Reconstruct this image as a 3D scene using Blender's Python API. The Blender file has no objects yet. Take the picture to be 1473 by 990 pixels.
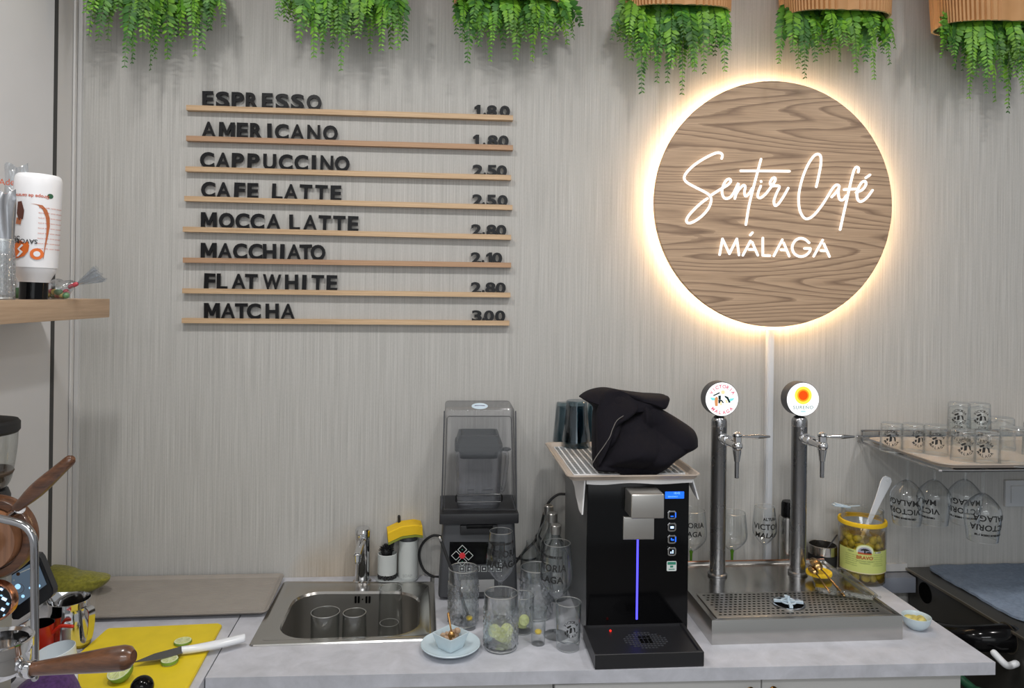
import bpy, bmesh, math, random
from mathutils import Vector, Matrix, Euler
PI = math.pi
sc = bpy.context.scene
col = sc.collection
R = random.Random(7)

# ------------------------------------------------------------------ camera
F = 1064.0; PPX, PPY = 736.5, 425.0
CAM = Vector((0, -2.36, 1.81)); YAW = math.atan(91 / F); ROLL = 0.013
_F = Vector((math.sin(YAW), math.cos(YAW), 0)); _R0 = Vector((math.cos(YAW), -math.sin(YAW), 0)); _U0 = Vector((0, 0, 1))
_R = _R0 * math.cos(ROLL) + _U0 * math.sin(ROLL); _U = _U0 * math.cos(ROLL) - _R0 * math.sin(ROLL)
cd = bpy.data.cameras.new('camera'); cam = bpy.data.objects.new('camera', cd); col.objects.link(cam)
cam.matrix_world = Matrix(((_R.x, _U.x, -_F.x, CAM.x), (_R.y, _U.y, -_F.y, CAM.y), (_R.z, _U.z, -_F.z, CAM.z), (0, 0, 0, 1)))
cd.sensor_width = 36; cd.sensor_fit = 'HORIZONTAL'; cd.lens = 36 * F / 1473; cd.shift_y = -(495 - PPY) / 1473
cd.clip_start = 0.02
sc.camera = cam
# ------------------------------------------------------------------ light
sc.view_settings.view_transform = 'Standard'; sc.view_settings.look = 'None'
sc.view_settings.gamma = 1; sc.view_settings.exposure = 0.06; sc.view_settings.use_curve_mapping = False
sc.cycles.transparent_max_bounces = 48; sc.cycles.max_bounces = 10; sc.cycles.sample_clamp_indirect = 4
w = bpy.data.worlds.new('world'); sc.world = w; w.use_nodes = True
w.node_tree.nodes['Background'].inputs[0].default_value = (0.93, 0.97, 1.0, 1)
w.node_tree.nodes['Background'].inputs[1].default_value = 0.33
def area(name, loc, size, power, color=(1, 1, 1), target=None, spread=PI):
    l = bpy.data.lights.new(name, 'AREA'); l.shape = 'RECTANGLE'; l.size, l.size_y = size; l.energy = power; l.color = color; l.spread = spread
    o = bpy.data.objects.new(name, l); col.objects.link(o); o.location = loc
    d = (Vector(target) - Vector(loc)) if target else Vector((0, 0, -1))
    o.rotation_euler = d.to_track_quat('-Z', 'Y').to_euler()
    return o
area('ceiling_spot_light', (-0.645, -1.18, 3.12), (0.14, 0.14), 13, (1.0, 0.98, 0.95))
area('ceiling_spot_light', (0.55, -1.25, 3.12), (0.16, 0.16), 13, (1.0, 0.98, 0.96))
area('ceiling_spot_light', (1.80, -1.18, 3.12), (0.14, 0.14), 10, (1.0, 0.97, 0.95))
area('ceiling_panel_light', (0.2, -3.7, 3.1), (1.8, 0.5), 44, (0.96, 0.98, 1.0))
area('added_fill_light', (0.4, -4.35, 1.9), (2.4, 1.5), 17, (0.95, 0.98, 1.0), target=(0.3, 0, 1.9))  # added fill behind the camera, aimed at the wall to soften fern shadows

def ray(px, py): return _F + _R * ((px - PPX) / F) - _U * ((py - PPY) / F)
def P(px, py, y=0.0):
    d = ray(px, py); return CAM + d * ((y - CAM.y) / d.y)
CT = 0.92
def K(px, py, z=CT):
    d = ray(px, py); return CAM + d * ((z - CAM.z) / d.z)
def mpp(p): return (Vector(p) - CAM).dot(_F) / F

# ------------------------------------------------------------------ materials
M = {}
def nodes(name):
    m = bpy.data.materials.new(name); m.use_nodes = True; nt = m.node_tree
    return m, nt, nt.nodes, nt.links, nt.nodes['Principled BSDF']
def mat(name, c, rough=.5, metal=0, spec=.5, coat=0, bump=0, bscale=200, var=0, vscale=20, emis=0, stretch=(1, 1, 1), rvar=0, alpha=1, sheen=0):
    m, nt, N, L, b = nodes(name)
    b.inputs['Base Color'].default_value = (*c, 1); b.inputs['Roughness'].default_value = rough; b.inputs['Metallic'].default_value = metal
    b.inputs['Specular IOR Level'].default_value = spec; b.inputs['Coat Weight'].default_value = coat; b.inputs['Alpha'].default_value = alpha
    b.inputs['Sheen Weight'].default_value = sheen
    if emis: b.inputs['Emission Color'].default_value = (*c, 1); b.inputs['Emission Strength'].default_value = emis
    tc = N.new('ShaderNodeTexCoord'); mp = N.new('ShaderNodeMapping'); mp.inputs['Scale'].default_value = stretch
    L.new(tc.outputs['Object'], mp.inputs['Vector'])
    def noise(s, d=4):
        n = N.new('ShaderNodeTexNoise'); n.inputs['Scale'].default_value = s; n.inputs['Detail'].default_value = d; L.new(mp.outputs[0], n.inputs['Vector']); return n
    if var:
        n = noise(vscale, 6); r = N.new('ShaderNodeMapRange'); r.inputs[1].default_value = .3; r.inputs[2].default_value = .7
        r.inputs[3].default_value = 1 - var; r.inputs[4].default_value = 1 + var; L.new(n.outputs['Fac'], r.inputs[0])
        mx = N.new('ShaderNodeMix'); mx.data_type = 'RGBA'; mx.blend_type = 'MULTIPLY'; mx.inputs[0].default_value = 1
        mx.inputs[6].default_value = (*c, 1); L.new(r.outputs[0], mx.inputs[7]); L.new(mx.outputs[2], b.inputs['Base Color'])
    if rvar:
        n = noise(vscale, 6); r = N.new('ShaderNodeMapRange'); r.inputs[3].default_value = max(0, rough - rvar); r.inputs[4].default_value = rough + rvar
        L.new(n.outputs['Fac'], r.inputs[0]); L.new(r.outputs[0], b.inputs['Roughness'])
    if bump:
        n = noise(bscale); bp = N.new('ShaderNodeBump'); bp.inputs['Strength'].default_value = bump; bp.inputs['Distance'].default_value = .002
        L.new(n.outputs['Fac'], bp.inputs['Height']); L.new(bp.outputs[0], b.inputs['Normal'])
    M[name] = m; return m
def glow(name, c, s):
    m, nt, N, L, b = nodes(name); N.remove(b); e = N.new('ShaderNodeEmission'); e.inputs[0].default_value = (*c, 1); e.inputs[1].default_value = s
    L.new(e.outputs[0], N['Material Output'].inputs[0]); M[name] = m
def glass(name, tint=(.96, .98, .97), edge=(.45, .5, .5), base=.04, top=.75, rough=.02, power=3, bump=0, bscale=60, ep=None):
    """thin clear wall: see-through face on, darker and mirror-like edge on"""
    m, nt, N, L, b = nodes(name); N.remove(b)
    lw = N.new('ShaderNodeLayerWeight'); lw.inputs[0].default_value = .5
    pw = N.new('ShaderNodeMath'); pw.operation = 'POWER'; L.new(lw.outputs['Facing'], pw.inputs[0]); pw.inputs[1].default_value = power
    mr = N.new('ShaderNodeMapRange'); mr.inputs[3].default_value = base; mr.inputs[4].default_value = top; L.new(pw.outputs[0], mr.inputs[0])
    p2 = N.new('ShaderNodeMath'); p2.operation = 'POWER'; L.new(lw.outputs['Facing'], p2.inputs[0]); p2.inputs[1].default_value = ep or power
    mx = N.new('ShaderNodeMix'); mx.data_type = 'RGBA'; mx.inputs[6].default_value = (*tint, 1); mx.inputs[7].default_value = (*edge, 1); L.new(p2.outputs[0], mx.inputs[0])
    t = N.new('ShaderNodeBsdfTransparent'); L.new(mx.outputs[2], t.inputs[0])
    g = N.new('ShaderNodeBsdfGlossy'); g.inputs['Roughness'].default_value = rough; g.inputs[0].default_value = (.95, .97, 1, 1)
    s = N.new('ShaderNodeMixShader'); L.new(mr.outputs[0], s.inputs[0]); L.new(t.outputs[0], s.inputs[1]); L.new(g.outputs[0], s.inputs[2])
    L.new(s.outputs[0], N['Material Output'].inputs[0])
    if bump:
        tc = N.new('ShaderNodeTexCoord'); n = N.new('ShaderNodeTexNoise'); n.inputs['Scale'].default_value = bscale; L.new(tc.outputs['Object'], n.inputs[0])
        bp = N.new('ShaderNodeBump'); bp.inputs['Strength'].default_value = bump; bp.inputs['Distance'].default_value = .004; L.new(n.outputs['Fac'], bp.inputs['Height'])
        L.new(bp.outputs[0], g.inputs['Normal']); L.new(bp.outputs[0], lw.inputs['Normal'])
    M[name] = m
def wood(name, c1, c2, axis='X', scale=1.0, rough=.45, coat=0, dens=55, contrast=(.3, .7)):
    m, nt, N, L, b = nodes(name); b.inputs['Roughness'].default_value = rough; b.inputs['Coat Weight'].default_value = coat
    tc = N.new('ShaderNodeTexCoord'); mp = N.new('ShaderNodeMapping'); s = [dens * scale] * 3; s['XYZ'.index(axis)] = 2.2 * scale
    mp.inputs['Scale'].default_value = s; L.new(tc.outputs['Object'], mp.inputs[0])
    n = N.new('ShaderNodeTexNoise'); n.inputs['Scale'].default_value = 1; n.inputs['Detail'].default_value = 5; n.inputs['Distortion'].default_value = .6; L.new(mp.outputs[0], n.inputs[0])
    mp2 = N.new('ShaderNodeMapping'); s2 = [dens * 4 * scale] * 3; s2['XYZ'.index(axis)] = 12 * scale; mp2.inputs['Scale'].default_value = s2; L.new(tc.outputs['Object'], mp2.inputs[0])
    n2 = N.new('ShaderNodeTexNoise'); n2.inputs['Scale'].default_value = 1; L.new(mp2.outputs[0], n2.inputs[0])
    ad = N.new('ShaderNodeMix'); ad.inputs[0].default_value = .25; L.new(n.outputs['Fac'], ad.inputs[2]); L.new(n2.outputs['Fac'], ad.inputs[3])
    cr = N.new('ShaderNodeValToRGB'); e = cr.color_ramp.elements; e[0].position, e[1].position = contrast; ad.inputs[0].default_value = .36
    e[0].color = (*c2, 1); e[1].color = (*c1, 1); L.new(ad.outputs[0], cr.inputs[0]); L.new(cr.outputs[0], b.inputs['Base Color'])
    bp = N.new('ShaderNodeBump'); bp.inputs['Strength'].default_value = .15; bp.inputs['Distance'].default_value = .001; L.new(ad.outputs[0], bp.inputs['Height']); L.new(bp.outputs[0], b.inputs['Normal'])
    M[name] = m

def wallpaper():
    m, nt, N, L, b = nodes('wallpaper'); b.inputs['Roughness'].default_value = .85; b.inputs['Specular IOR Level'].default_value = .25
    tc = N.new('ShaderNodeTexCoord')
    def ns(sc_, d=3):
        mp = N.new('ShaderNodeMapping'); mp.inputs['Scale'].default_value = sc_; L.new(tc.outputs['Object'], mp.inputs[0])
        n = N.new('ShaderNodeTexNoise'); n.inputs['Scale'].default_value = 1; n.inputs['Detail'].default_value = d; L.new(mp.outputs[0], n.inputs[0]); return n.outputs['Fac']
    fine = ns((430, 1, 4), 4); med = ns((110, 1, .8), 3); grain = ns((300, 1, 120), 2); stain = ns((7, 1, 7), 5)
    def mth(op, a, c):
        k = N.new('ShaderNodeMath'); k.operation = op
        for i, v in enumerate((a, c)):
            if isinstance(v, (int, float)): k.inputs[i].default_value = v
            else: L.new(v, k.inputs[i])
        return k.outputs[0]
    s = mth('ADD', mth('MULTIPLY', fine, .65), mth('ADD', mth('MULTIPLY', med, .22), mth('MULTIPLY', grain, .13)))
    cr = N.new('ShaderNodeValToRGB'); e = cr.color_ramp.elements; e[0].position, e[1].position = .32, .68
    e[0].color = (.365, .355, .335, 1); e[1].color = (.555, .545, .52, 1); L.new(s, cr.inputs[0])
    # splash stain, low on the wall around the tap
    sp = N.new('ShaderNodeSeparateXYZ'); L.new(tc.outputs['Object'], sp.inputs[0])
    c = P(500, 835); dx = mth('DIVIDE', mth('SUBTRACT', sp.outputs[0], c.x), .20); dz = mth('DIVIDE', mth('SUBTRACT', sp.outputs[2], c.z), .17)
    rr = mth('ADD', mth('MULTIPLY', dx, dx), mth('MULTIPLY', dz, dz)); k = N.new('ShaderNodeMapRange'); k.inputs[1].default_value = .0; k.inputs[2].default_value = 1.0; k.inputs[3].default_value = .75; k.inputs[4].default_value = 0
    L.new(mth('ADD', rr, mth('MULTIPLY', mth('SUBTRACT', stain, .5), 1.2)), k.inputs[0])
    mx = N.new('ShaderNodeMix'); mx.data_type = 'RGBA'; mx.blend_type = 'MULTIPLY'; L.new(k.outputs[0], mx.inputs[0]); L.new(cr.outputs[0], mx.inputs[6]); mx.inputs[7].default_value = (.92, .76, .58, 1)
    L.new(mx.outputs[2], b.inputs['Base Color'])
    bp = N.new('ShaderNodeBump'); bp.inputs['Strength'].default_value = .35; bp.inputs['Distance'].default_value = .0015; L.new(s, bp.inputs['Height']); L.new(bp.outputs[0], b.inputs['Normal'])
    M['wallpaper'] = m
def counter_mat():
    m, nt, N, L, b = nodes('concrete_laminate'); b.inputs['Roughness'].default_value = .42
    tc = N.new('ShaderNodeTexCoord'); n = N.new('ShaderNodeTexNoise'); n.inputs['Scale'].default_value = 14; n.inputs['Detail'].default_value = 9; n.inputs['Roughness'].default_value = .65; n.inputs['Distortion'].default_value = .4
    L.new(tc.outputs['Object'], n.inputs[0]); cr = N.new('ShaderNodeValToRGB'); e = cr.color_ramp.elements; e[0].position, e[1].position = .32, .68
    e[0].color = (.43, .435, .47, 1); e[1].color = (.575, .58, .63, 1); L.new(n.outputs['Fac'], cr.inputs[0]); L.new(cr.outputs[0], b.inputs['Base Color'])
    M['counter'] = m
def dots_mat(name, c, hole, sx, metal, rough, axes='YZ', rad=.28):
    m, nt, N, L, b = nodes(name); b.inputs['Metallic'].default_value = metal; b.inputs['Roughness'].default_value = rough
    tc = N.new('ShaderNodeTexCoord'); mp = N.new('ShaderNodeVectorMath'); mp.operation = 'SCALE'; mp.inputs[3].default_value = sx; L.new(tc.outputs['Object'], mp.inputs[0])
    f = N.new('ShaderNodeVectorMath'); f.operation = 'FRACTION'; L.new(mp.outputs[0], f.inputs[0])
    s = N.new('ShaderNodeVectorMath'); s.operation = 'SUBTRACT'; s.inputs[1].default_value = (.5, .5, .5); L.new(f.outputs[0], s.inputs[0])
    ml = N.new('ShaderNodeVectorMath'); ml.operation = 'MULTIPLY'; ml.inputs[1].default_value = [1 if a in axes else 0 for a in 'XYZ']; L.new(s.outputs[0], ml.inputs[0])
    ln = N.new('ShaderNodeVectorMath'); ln.operation = 'LENGTH'; L.new(ml.outputs[0], ln.inputs[0])
    lt = N.new('ShaderNodeMath'); lt.operation = 'LESS_THAN'; lt.inputs[1].default_value = rad; L.new(ln.outputs['Value'], lt.inputs[0])
    mx = N.new('ShaderNodeMix'); mx.data_type = 'RGBA'; L.new(lt.outputs[0], mx.inputs[0]); mx.inputs[6].default_value = (*c, 1); mx.inputs[7].default_value = (*hole, 1); L.new(mx.outputs[2], b.inputs['Base Color'])
    M[name] = m
wallpaper(); counter_mat()
m, nt, N, L, b = nodes('glass_rim'); N.remove(b); t_ = N.new('ShaderNodeBsdfTransparent'); t_.inputs[0].default_value = (.95, .97, .96, 1); g_ = N.new('ShaderNodeBsdfGlossy'); g_.inputs['Roughness'].default_value = .3; g_.inputs[0].default_value = (1, 1, 1, 1); s_ = N.new('ShaderNodeMixShader'); s_.inputs[0].default_value = .6
for i_, q_ in ((1, t_), (2, g_)): L.new(q_.outputs[0], s_.inputs[i_])
L.new(s_.outputs[0], N['Material Output'].inputs[0]); M['glass_rim'] = m
mat('white_panel', (.66, .66, .67), .5, var=.03, vscale=4)
mat('trim_white', (.60, .59, .58), .5)
mat('dark_gap', (.05, .05, .05), .8)
mat('floor_tile', (.18, .17, .16), .6, var=.1); mat('ceiling_paint', (.6, .59, .57), .9)
mat('cabinet', (.58, .57, .55), .5)
wood('pine', (.66, .47, .29), (.40, .25, .13), 'X', .9, .5, dens=90)
wood('reddish_pine', (.50, .31, .18), (.32, .18, .10), 'X', .9, .5, dens=90)
def grain_wood():
    m, nt, N, L, b = nodes('sign_wood'); b.inputs['Roughness'].default_value = .5
    tc = N.new('ShaderNodeTexCoord')
    def ns(sc_, d=3, dist=0.0):
        mp = N.new('ShaderNodeMapping'); mp.inputs['Scale'].default_value = sc_; mp.inputs['Location'].default_value = (3.3, 0, 1.7); L.new(tc.outputs['Object'], mp.inputs[0])
        n = N.new('ShaderNodeTexNoise'); n.inputs['Scale'].default_value = 1; n.inputs['Detail'].default_value = d; n.inputs['Distortion'].default_value = dist; L.new(mp.outputs[0], n.inputs[0]); return n.outputs['Fac']
    def mth(op, a, c):
        k = N.new('ShaderNodeMath'); k.operation = op
        for i, v in enumerate((a, c)):
            if isinstance(v, (int, float)): k.inputs[i].default_value = v
            else: L.new(v, k.inputs[i])
        return k.outputs[0]
    rings = mth('FRACT', mth('ADD', mth('MULTIPLY', ns((.55, 1, 6.5), 1, 0), 24), mth('MULTIPLY', ns((5, 1, 30), 3), .8)), 0)
    fib = ns((7, 1, 420), 3)
    cr = N.new('ShaderNodeValToRGB'); e = cr.color_ramp.elements; e[0].position = 0; e[0].color = (.50, .345, .225, 1); e[1].position = .62; e[1].color = (.45, .305, .195, 1)
    x = e.new(.88); x.color = (.235, .150, .095, 1); x = e.new(1.0); x.color = (.40, .27, .172, 1); L.new(rings, cr.inputs[0])
    mr = N.new('ShaderNodeMapRange'); mr.inputs[1].default_value = .3; mr.inputs[2].default_value = .7; mr.inputs[3].default_value = .78; mr.inputs[4].default_value = 1.2; L.new(fib, mr.inputs[0])
    mx = N.new('ShaderNodeMix'); mx.data_type = 'RGBA'; mx.blend_type = 'MULTIPLY'; mx.inputs[0].default_value = 1; L.new(cr.outputs[0], mx.inputs[6]); L.new(mr.outputs[0], mx.inputs[7]); L.new(mx.outputs[2], b.inputs['Base Color']); M['sign_wood'] = m
grain_wood()
wood('oak', (.56, .40, .27), (.40, .275, .175), 'Y', 1.2, .5, dens=90)
wood('walnut', (.165, .068, .030), (.050, .021, .011), 'X', 1.5, .28, .35, dens=60)
wood('copper_wood', (.36, .17, .085), (.16, .07, .036), 'Z', 1.2, .25, .6, dens=40)
mat('black_letter', (.004, .004, .005), .3, spec=.25)
glow('neon', (1.0, .93, .84), 1.7); glow('halo', (1.0, .68, .37), 48.0)
mat('sign_rim', (.55, .5, .45), .5)
mat('white_plastic', (.72, .73, .75), .4); mat('white_gloss', (.78, .80, .83), .2)
mat('leaf_green', (.085, .25, .014), .5, var=.5, vscale=9); mat('leaf_light', (.16, .37, .022), .5, var=.45, vscale=9); mat('leaf_dark', (.03, .13, .012), .55, var=.4, vscale=9)
mat('green_stem', (.10, .27, .02), .15); mat('stem_green', (.06, .16, .02), .6)
def ribbed():
    m, nt, N, L, b = nodes('ribbed_kraft'); b.inputs['Roughness'].default_value = .6
    tc = N.new('ShaderNodeTexCoord'); n = N.new('ShaderNodeTexNoise'); n.inputs['Scale'].default_value = 12; L.new(tc.outputs['Object'], n.inputs[0])
    cr = N.new('ShaderNodeValToRGB'); cr.color_ramp.elements[0].color = (.42, .20, .07, 1); cr.color_ramp.elements[1].color = (.60, .33, .14, 1); L.new(n.outputs[0], cr.inputs[0]); L.new(cr.outputs[0], b.inputs['Base Color'])
    M['kraft'] = m
ribbed()
mat('kraft_inside', (.5, .4, .22), .7); mat('soil', (.01, .012, .008), .9)
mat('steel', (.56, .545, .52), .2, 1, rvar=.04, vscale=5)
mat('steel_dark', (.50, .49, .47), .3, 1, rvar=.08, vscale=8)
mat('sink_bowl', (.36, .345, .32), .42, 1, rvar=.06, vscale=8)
mat('chrome', (.72, .72, .73), .08, 1); mat('chrome_dark', (.42, .42, .43), .15, 1)
mat('brushed_pole', (.33, .33, .34), .28, 1, rvar=.06, vscale=20)
mat('black_gloss', (.003, .003, .0035), .12, spec=.22); mat('black_plastic', (.014, .014, .016), .4); mat('charcoal', (.05, .052, .058), .45)
mat('black_rubber', (.012, .012, .013), .6); mat('black_matte', (.006, .006, .006), .9, spec=.2)
mat('apron_cloth', (.0065, .0056, .0088), .85, spec=.14, bump=.5, bscale=400, sheen=.02); mat('apron_seam', (.14, .13, .12), .9)
mat('towel_white', (.78, .77, .76), .9, bump=.3, bscale=300); mat('mat_white', (.74, .75, .76), .6)
mat('tray_beige', (.46, .385, .32), .45, var=.04); mat('tray_grey', (.30, .27, .24), .42, var=.05)
mat('silver_plastic', (.55, .53, .50), .28, .85)
glow('screen_blue', (.02, .16, 1.0), 1.3); glow('led_blue', (.08, .07, 1.0), 2.2); glow('led_white', (.55, .72, 1.0), 1.6); glow('led_red', (1, .03, .02), 1.2); glow('screen_text', (.25, .55, 1), 1.5)
mat('label_white', (.72, .76, .74), .5); mat('label_green', (.03, .25, .16), .5)
glass('clear_glass', (.992, .996, .995), (.30, .33, .33), .03, .85, power=3, ep=5)
glass('clear_glass_thick', (.985, .992, .99), (.26, .30, .29), .04, .9, power=2.6, ep=4)
glass('cut_glass', (.988, .993, .99), (.34, .37, .37), .08, .95, rough=.02, power=1.5, ep=2.6)
nt = M['cut_glass'].node_tree; gN = nt.nodes.new('ShaderNodeBsdfGlass'); gN.inputs['IOR'].default_value = 1.38; gN.inputs['Roughness'].default_value = 0; gM = nt.nodes.new('ShaderNodeMixShader'); gM.inputs[0].default_value = .06
gO = nt.nodes['Material Output'].inputs[0]; nt.links.new(gO.links[0].from_socket, gM.inputs[1]); nt.links.new(gN.outputs[0], gM.inputs[2]); nt.links.new(gM.outputs[0], gO)
glass('blue_glass', (.52, .62, .66), (.10, .15, .17), .06, .7, power=2, ep=1.6)
glass('green_glass', (.35, .62, .10), (.10, .22, .02), .05, .5, power=2)
glass('smoke_plastic', (.89, .89, .895), (.3, .3, .31), .035, .5, rough=.08, power=2.5)
glass('jug_plastic', (.95, .95, .96), (.45, .45, .46), .05, .6, rough=.08, power=2.5)
glass('clear_plastic', (.90, .91, .89), (.45, .44, .40), .08, .7, rough=.05, power=2)
glass('bag_film', (.90, .92, .94), (.6, .62, .65), .13, .7, rough=.12, power=1.2, bump=1, bscale=30)
glass('brine', (.97, .84, .50), (.75, .5, .15), .03, .3, power=2)
glass('water', (.93, .97, .96), (.6, .7, .7), .06, .6)
mat('olive_green', (.36, .36, .075), .35, var=.3, vscale=40); mat('olive_pale', (.52, .44, .13), .35, var=.2, vscale=60)
mat('lemon_yellow', (.80, .56, .03), .5); mat('board_yellow', (.74, .56, .012), .5, var=.05); mat('board_white', (.68, .69, .69), .5)
mat('sponge_yellow', (.82, .52, .015), .9, bump=.6, bscale=400); mat('sponge_green', (.22, .25, .04), .95, bump=.8, bscale=300)
mat('lime_skin', (.15, .27, .03), .4, bump=.2, bscale=300, var=.2); mat('lime_flesh', (.58, .63, .27), .35, var=.25, vscale=120); mat('lime_pith', (.70, .74, .48), .5)
mat('cloth_green', (.20, .19, .02), .95, bump=1, bscale=160, sheen=.2, var=.3, vscale=120); mat('cloth_purple', (.075, .028, .12), .95, bump=1, bscale=160, sheen=.1, var=.3, vscale=120)
mat('cloth_bluegrey', (.20, .25, .33), .95, bump=.8, bscale=300, var=.15, vscale=90)
mat('enamel_red', (.52, .028, .012), .2); mat('cup_white', (.66, .72, .76), .3); mat('plate_blue', (.56, .66, .71), .25)
mat('gold', (.55, .30, .11), .2, 1); mat('bronze', (.42, .27, .12), .22, 1); mat('sugar', (.48, .33, .22), .85, bump=.5, bscale=500)
mat('grey_plastic', (.36, .38, .38), .5); mat('light_grey_plastic', (.56, .585, .57), .45)
mat('griddle_steel', (.12, .115, .105), .34, .8, rvar=.08, vscale=5); mat('griddle_edge', (.32, .28, .22), .35, .9)
mat('hole_black', (.002, .002, .002), .95, spec=.05); mat('blue_grey_trim', (.26, .28, .33), .5)
mat('rinser_blue', (.52, .63, .72), .35); mat('duct_white', (.62, .64, .67), .5)
mat('syrup_white', (.80, .80, .82), .35); mat('print_red', (.55, .10, .04), .6); mat('print_black', (.012, .012, .012), .6); mat('print_orange', (.75, .16, .02), .5)
mat('print_brown', (.10, .025, .012), .4); mat('print_caramel', (.45, .14, .05), .4); mat('print_green', (.02, .10, .05), .5); mat('print_grey', (.3, .3, .3), .6)
mat('jar_label', (.60, .66, .20), .5); mat('jar_label_border', (.72, .66, .40), .5); mat('jar_red', (.48, .09, .02), .5); mat('jar_sky', (.36, .36, .46), .5); mat('jar_text', (.12, .20, .06), .6); mat('jar_arch', (.72, .76, .58), .5)
glow('badge_white', (1.0, 1.0, 1.0), 1.25)
for n_, c_ in dict(badge_pink=(.80, .16, .24), badge_cyan=(.25, .85, .85), badge_dark=(.012, .03, .03), badge_tan=(.75, .34, .14), badge_cream=(1, .85, .5), badge_yellow=(1.0, .92, .10), badge_red=(1.0, .10, .01), badge_orange=(1.0, .40, .02), badge_pale=(.62, .86, .88), badge_grey=(.22, .36, .36)).items(): glow(n_, c_, 1.0)
mat('candy_yellow', (.7, .5, .12), .4); mat('candy_red', (.5, .06, .08), .4); mat('candy_green', (.12, .25, .12), .4); mat('foil_brown', (.40, .25, .15), .3, .7); mat('foil_dark', (.25, .26, .28), .35, .6)
mat('beans', (.07, .045, .03), .6)
mat('copper', (.62, .30, .18), .2, 1)
mat('tablet_glass', (.012, .013, .016), .1); glow('tablet_screen', (.10, .14, .19), .75); glow('icon_blue', (.35, .65, .95), 1.2)
mat('machine_grey', (.40, .40, .38), .4, .3)
mat('red_button', (.6, .03, .04), .4)
dots_mat('perforated_steel', (.34, .34, .34), (.02, .02, .02), 170, .9, .4, 'YZ', .26)
mat('switch_plate', (.52, .53, .54), .4)
mat('knife_steel', (.20, .20, .20), .25, .9)

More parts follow.
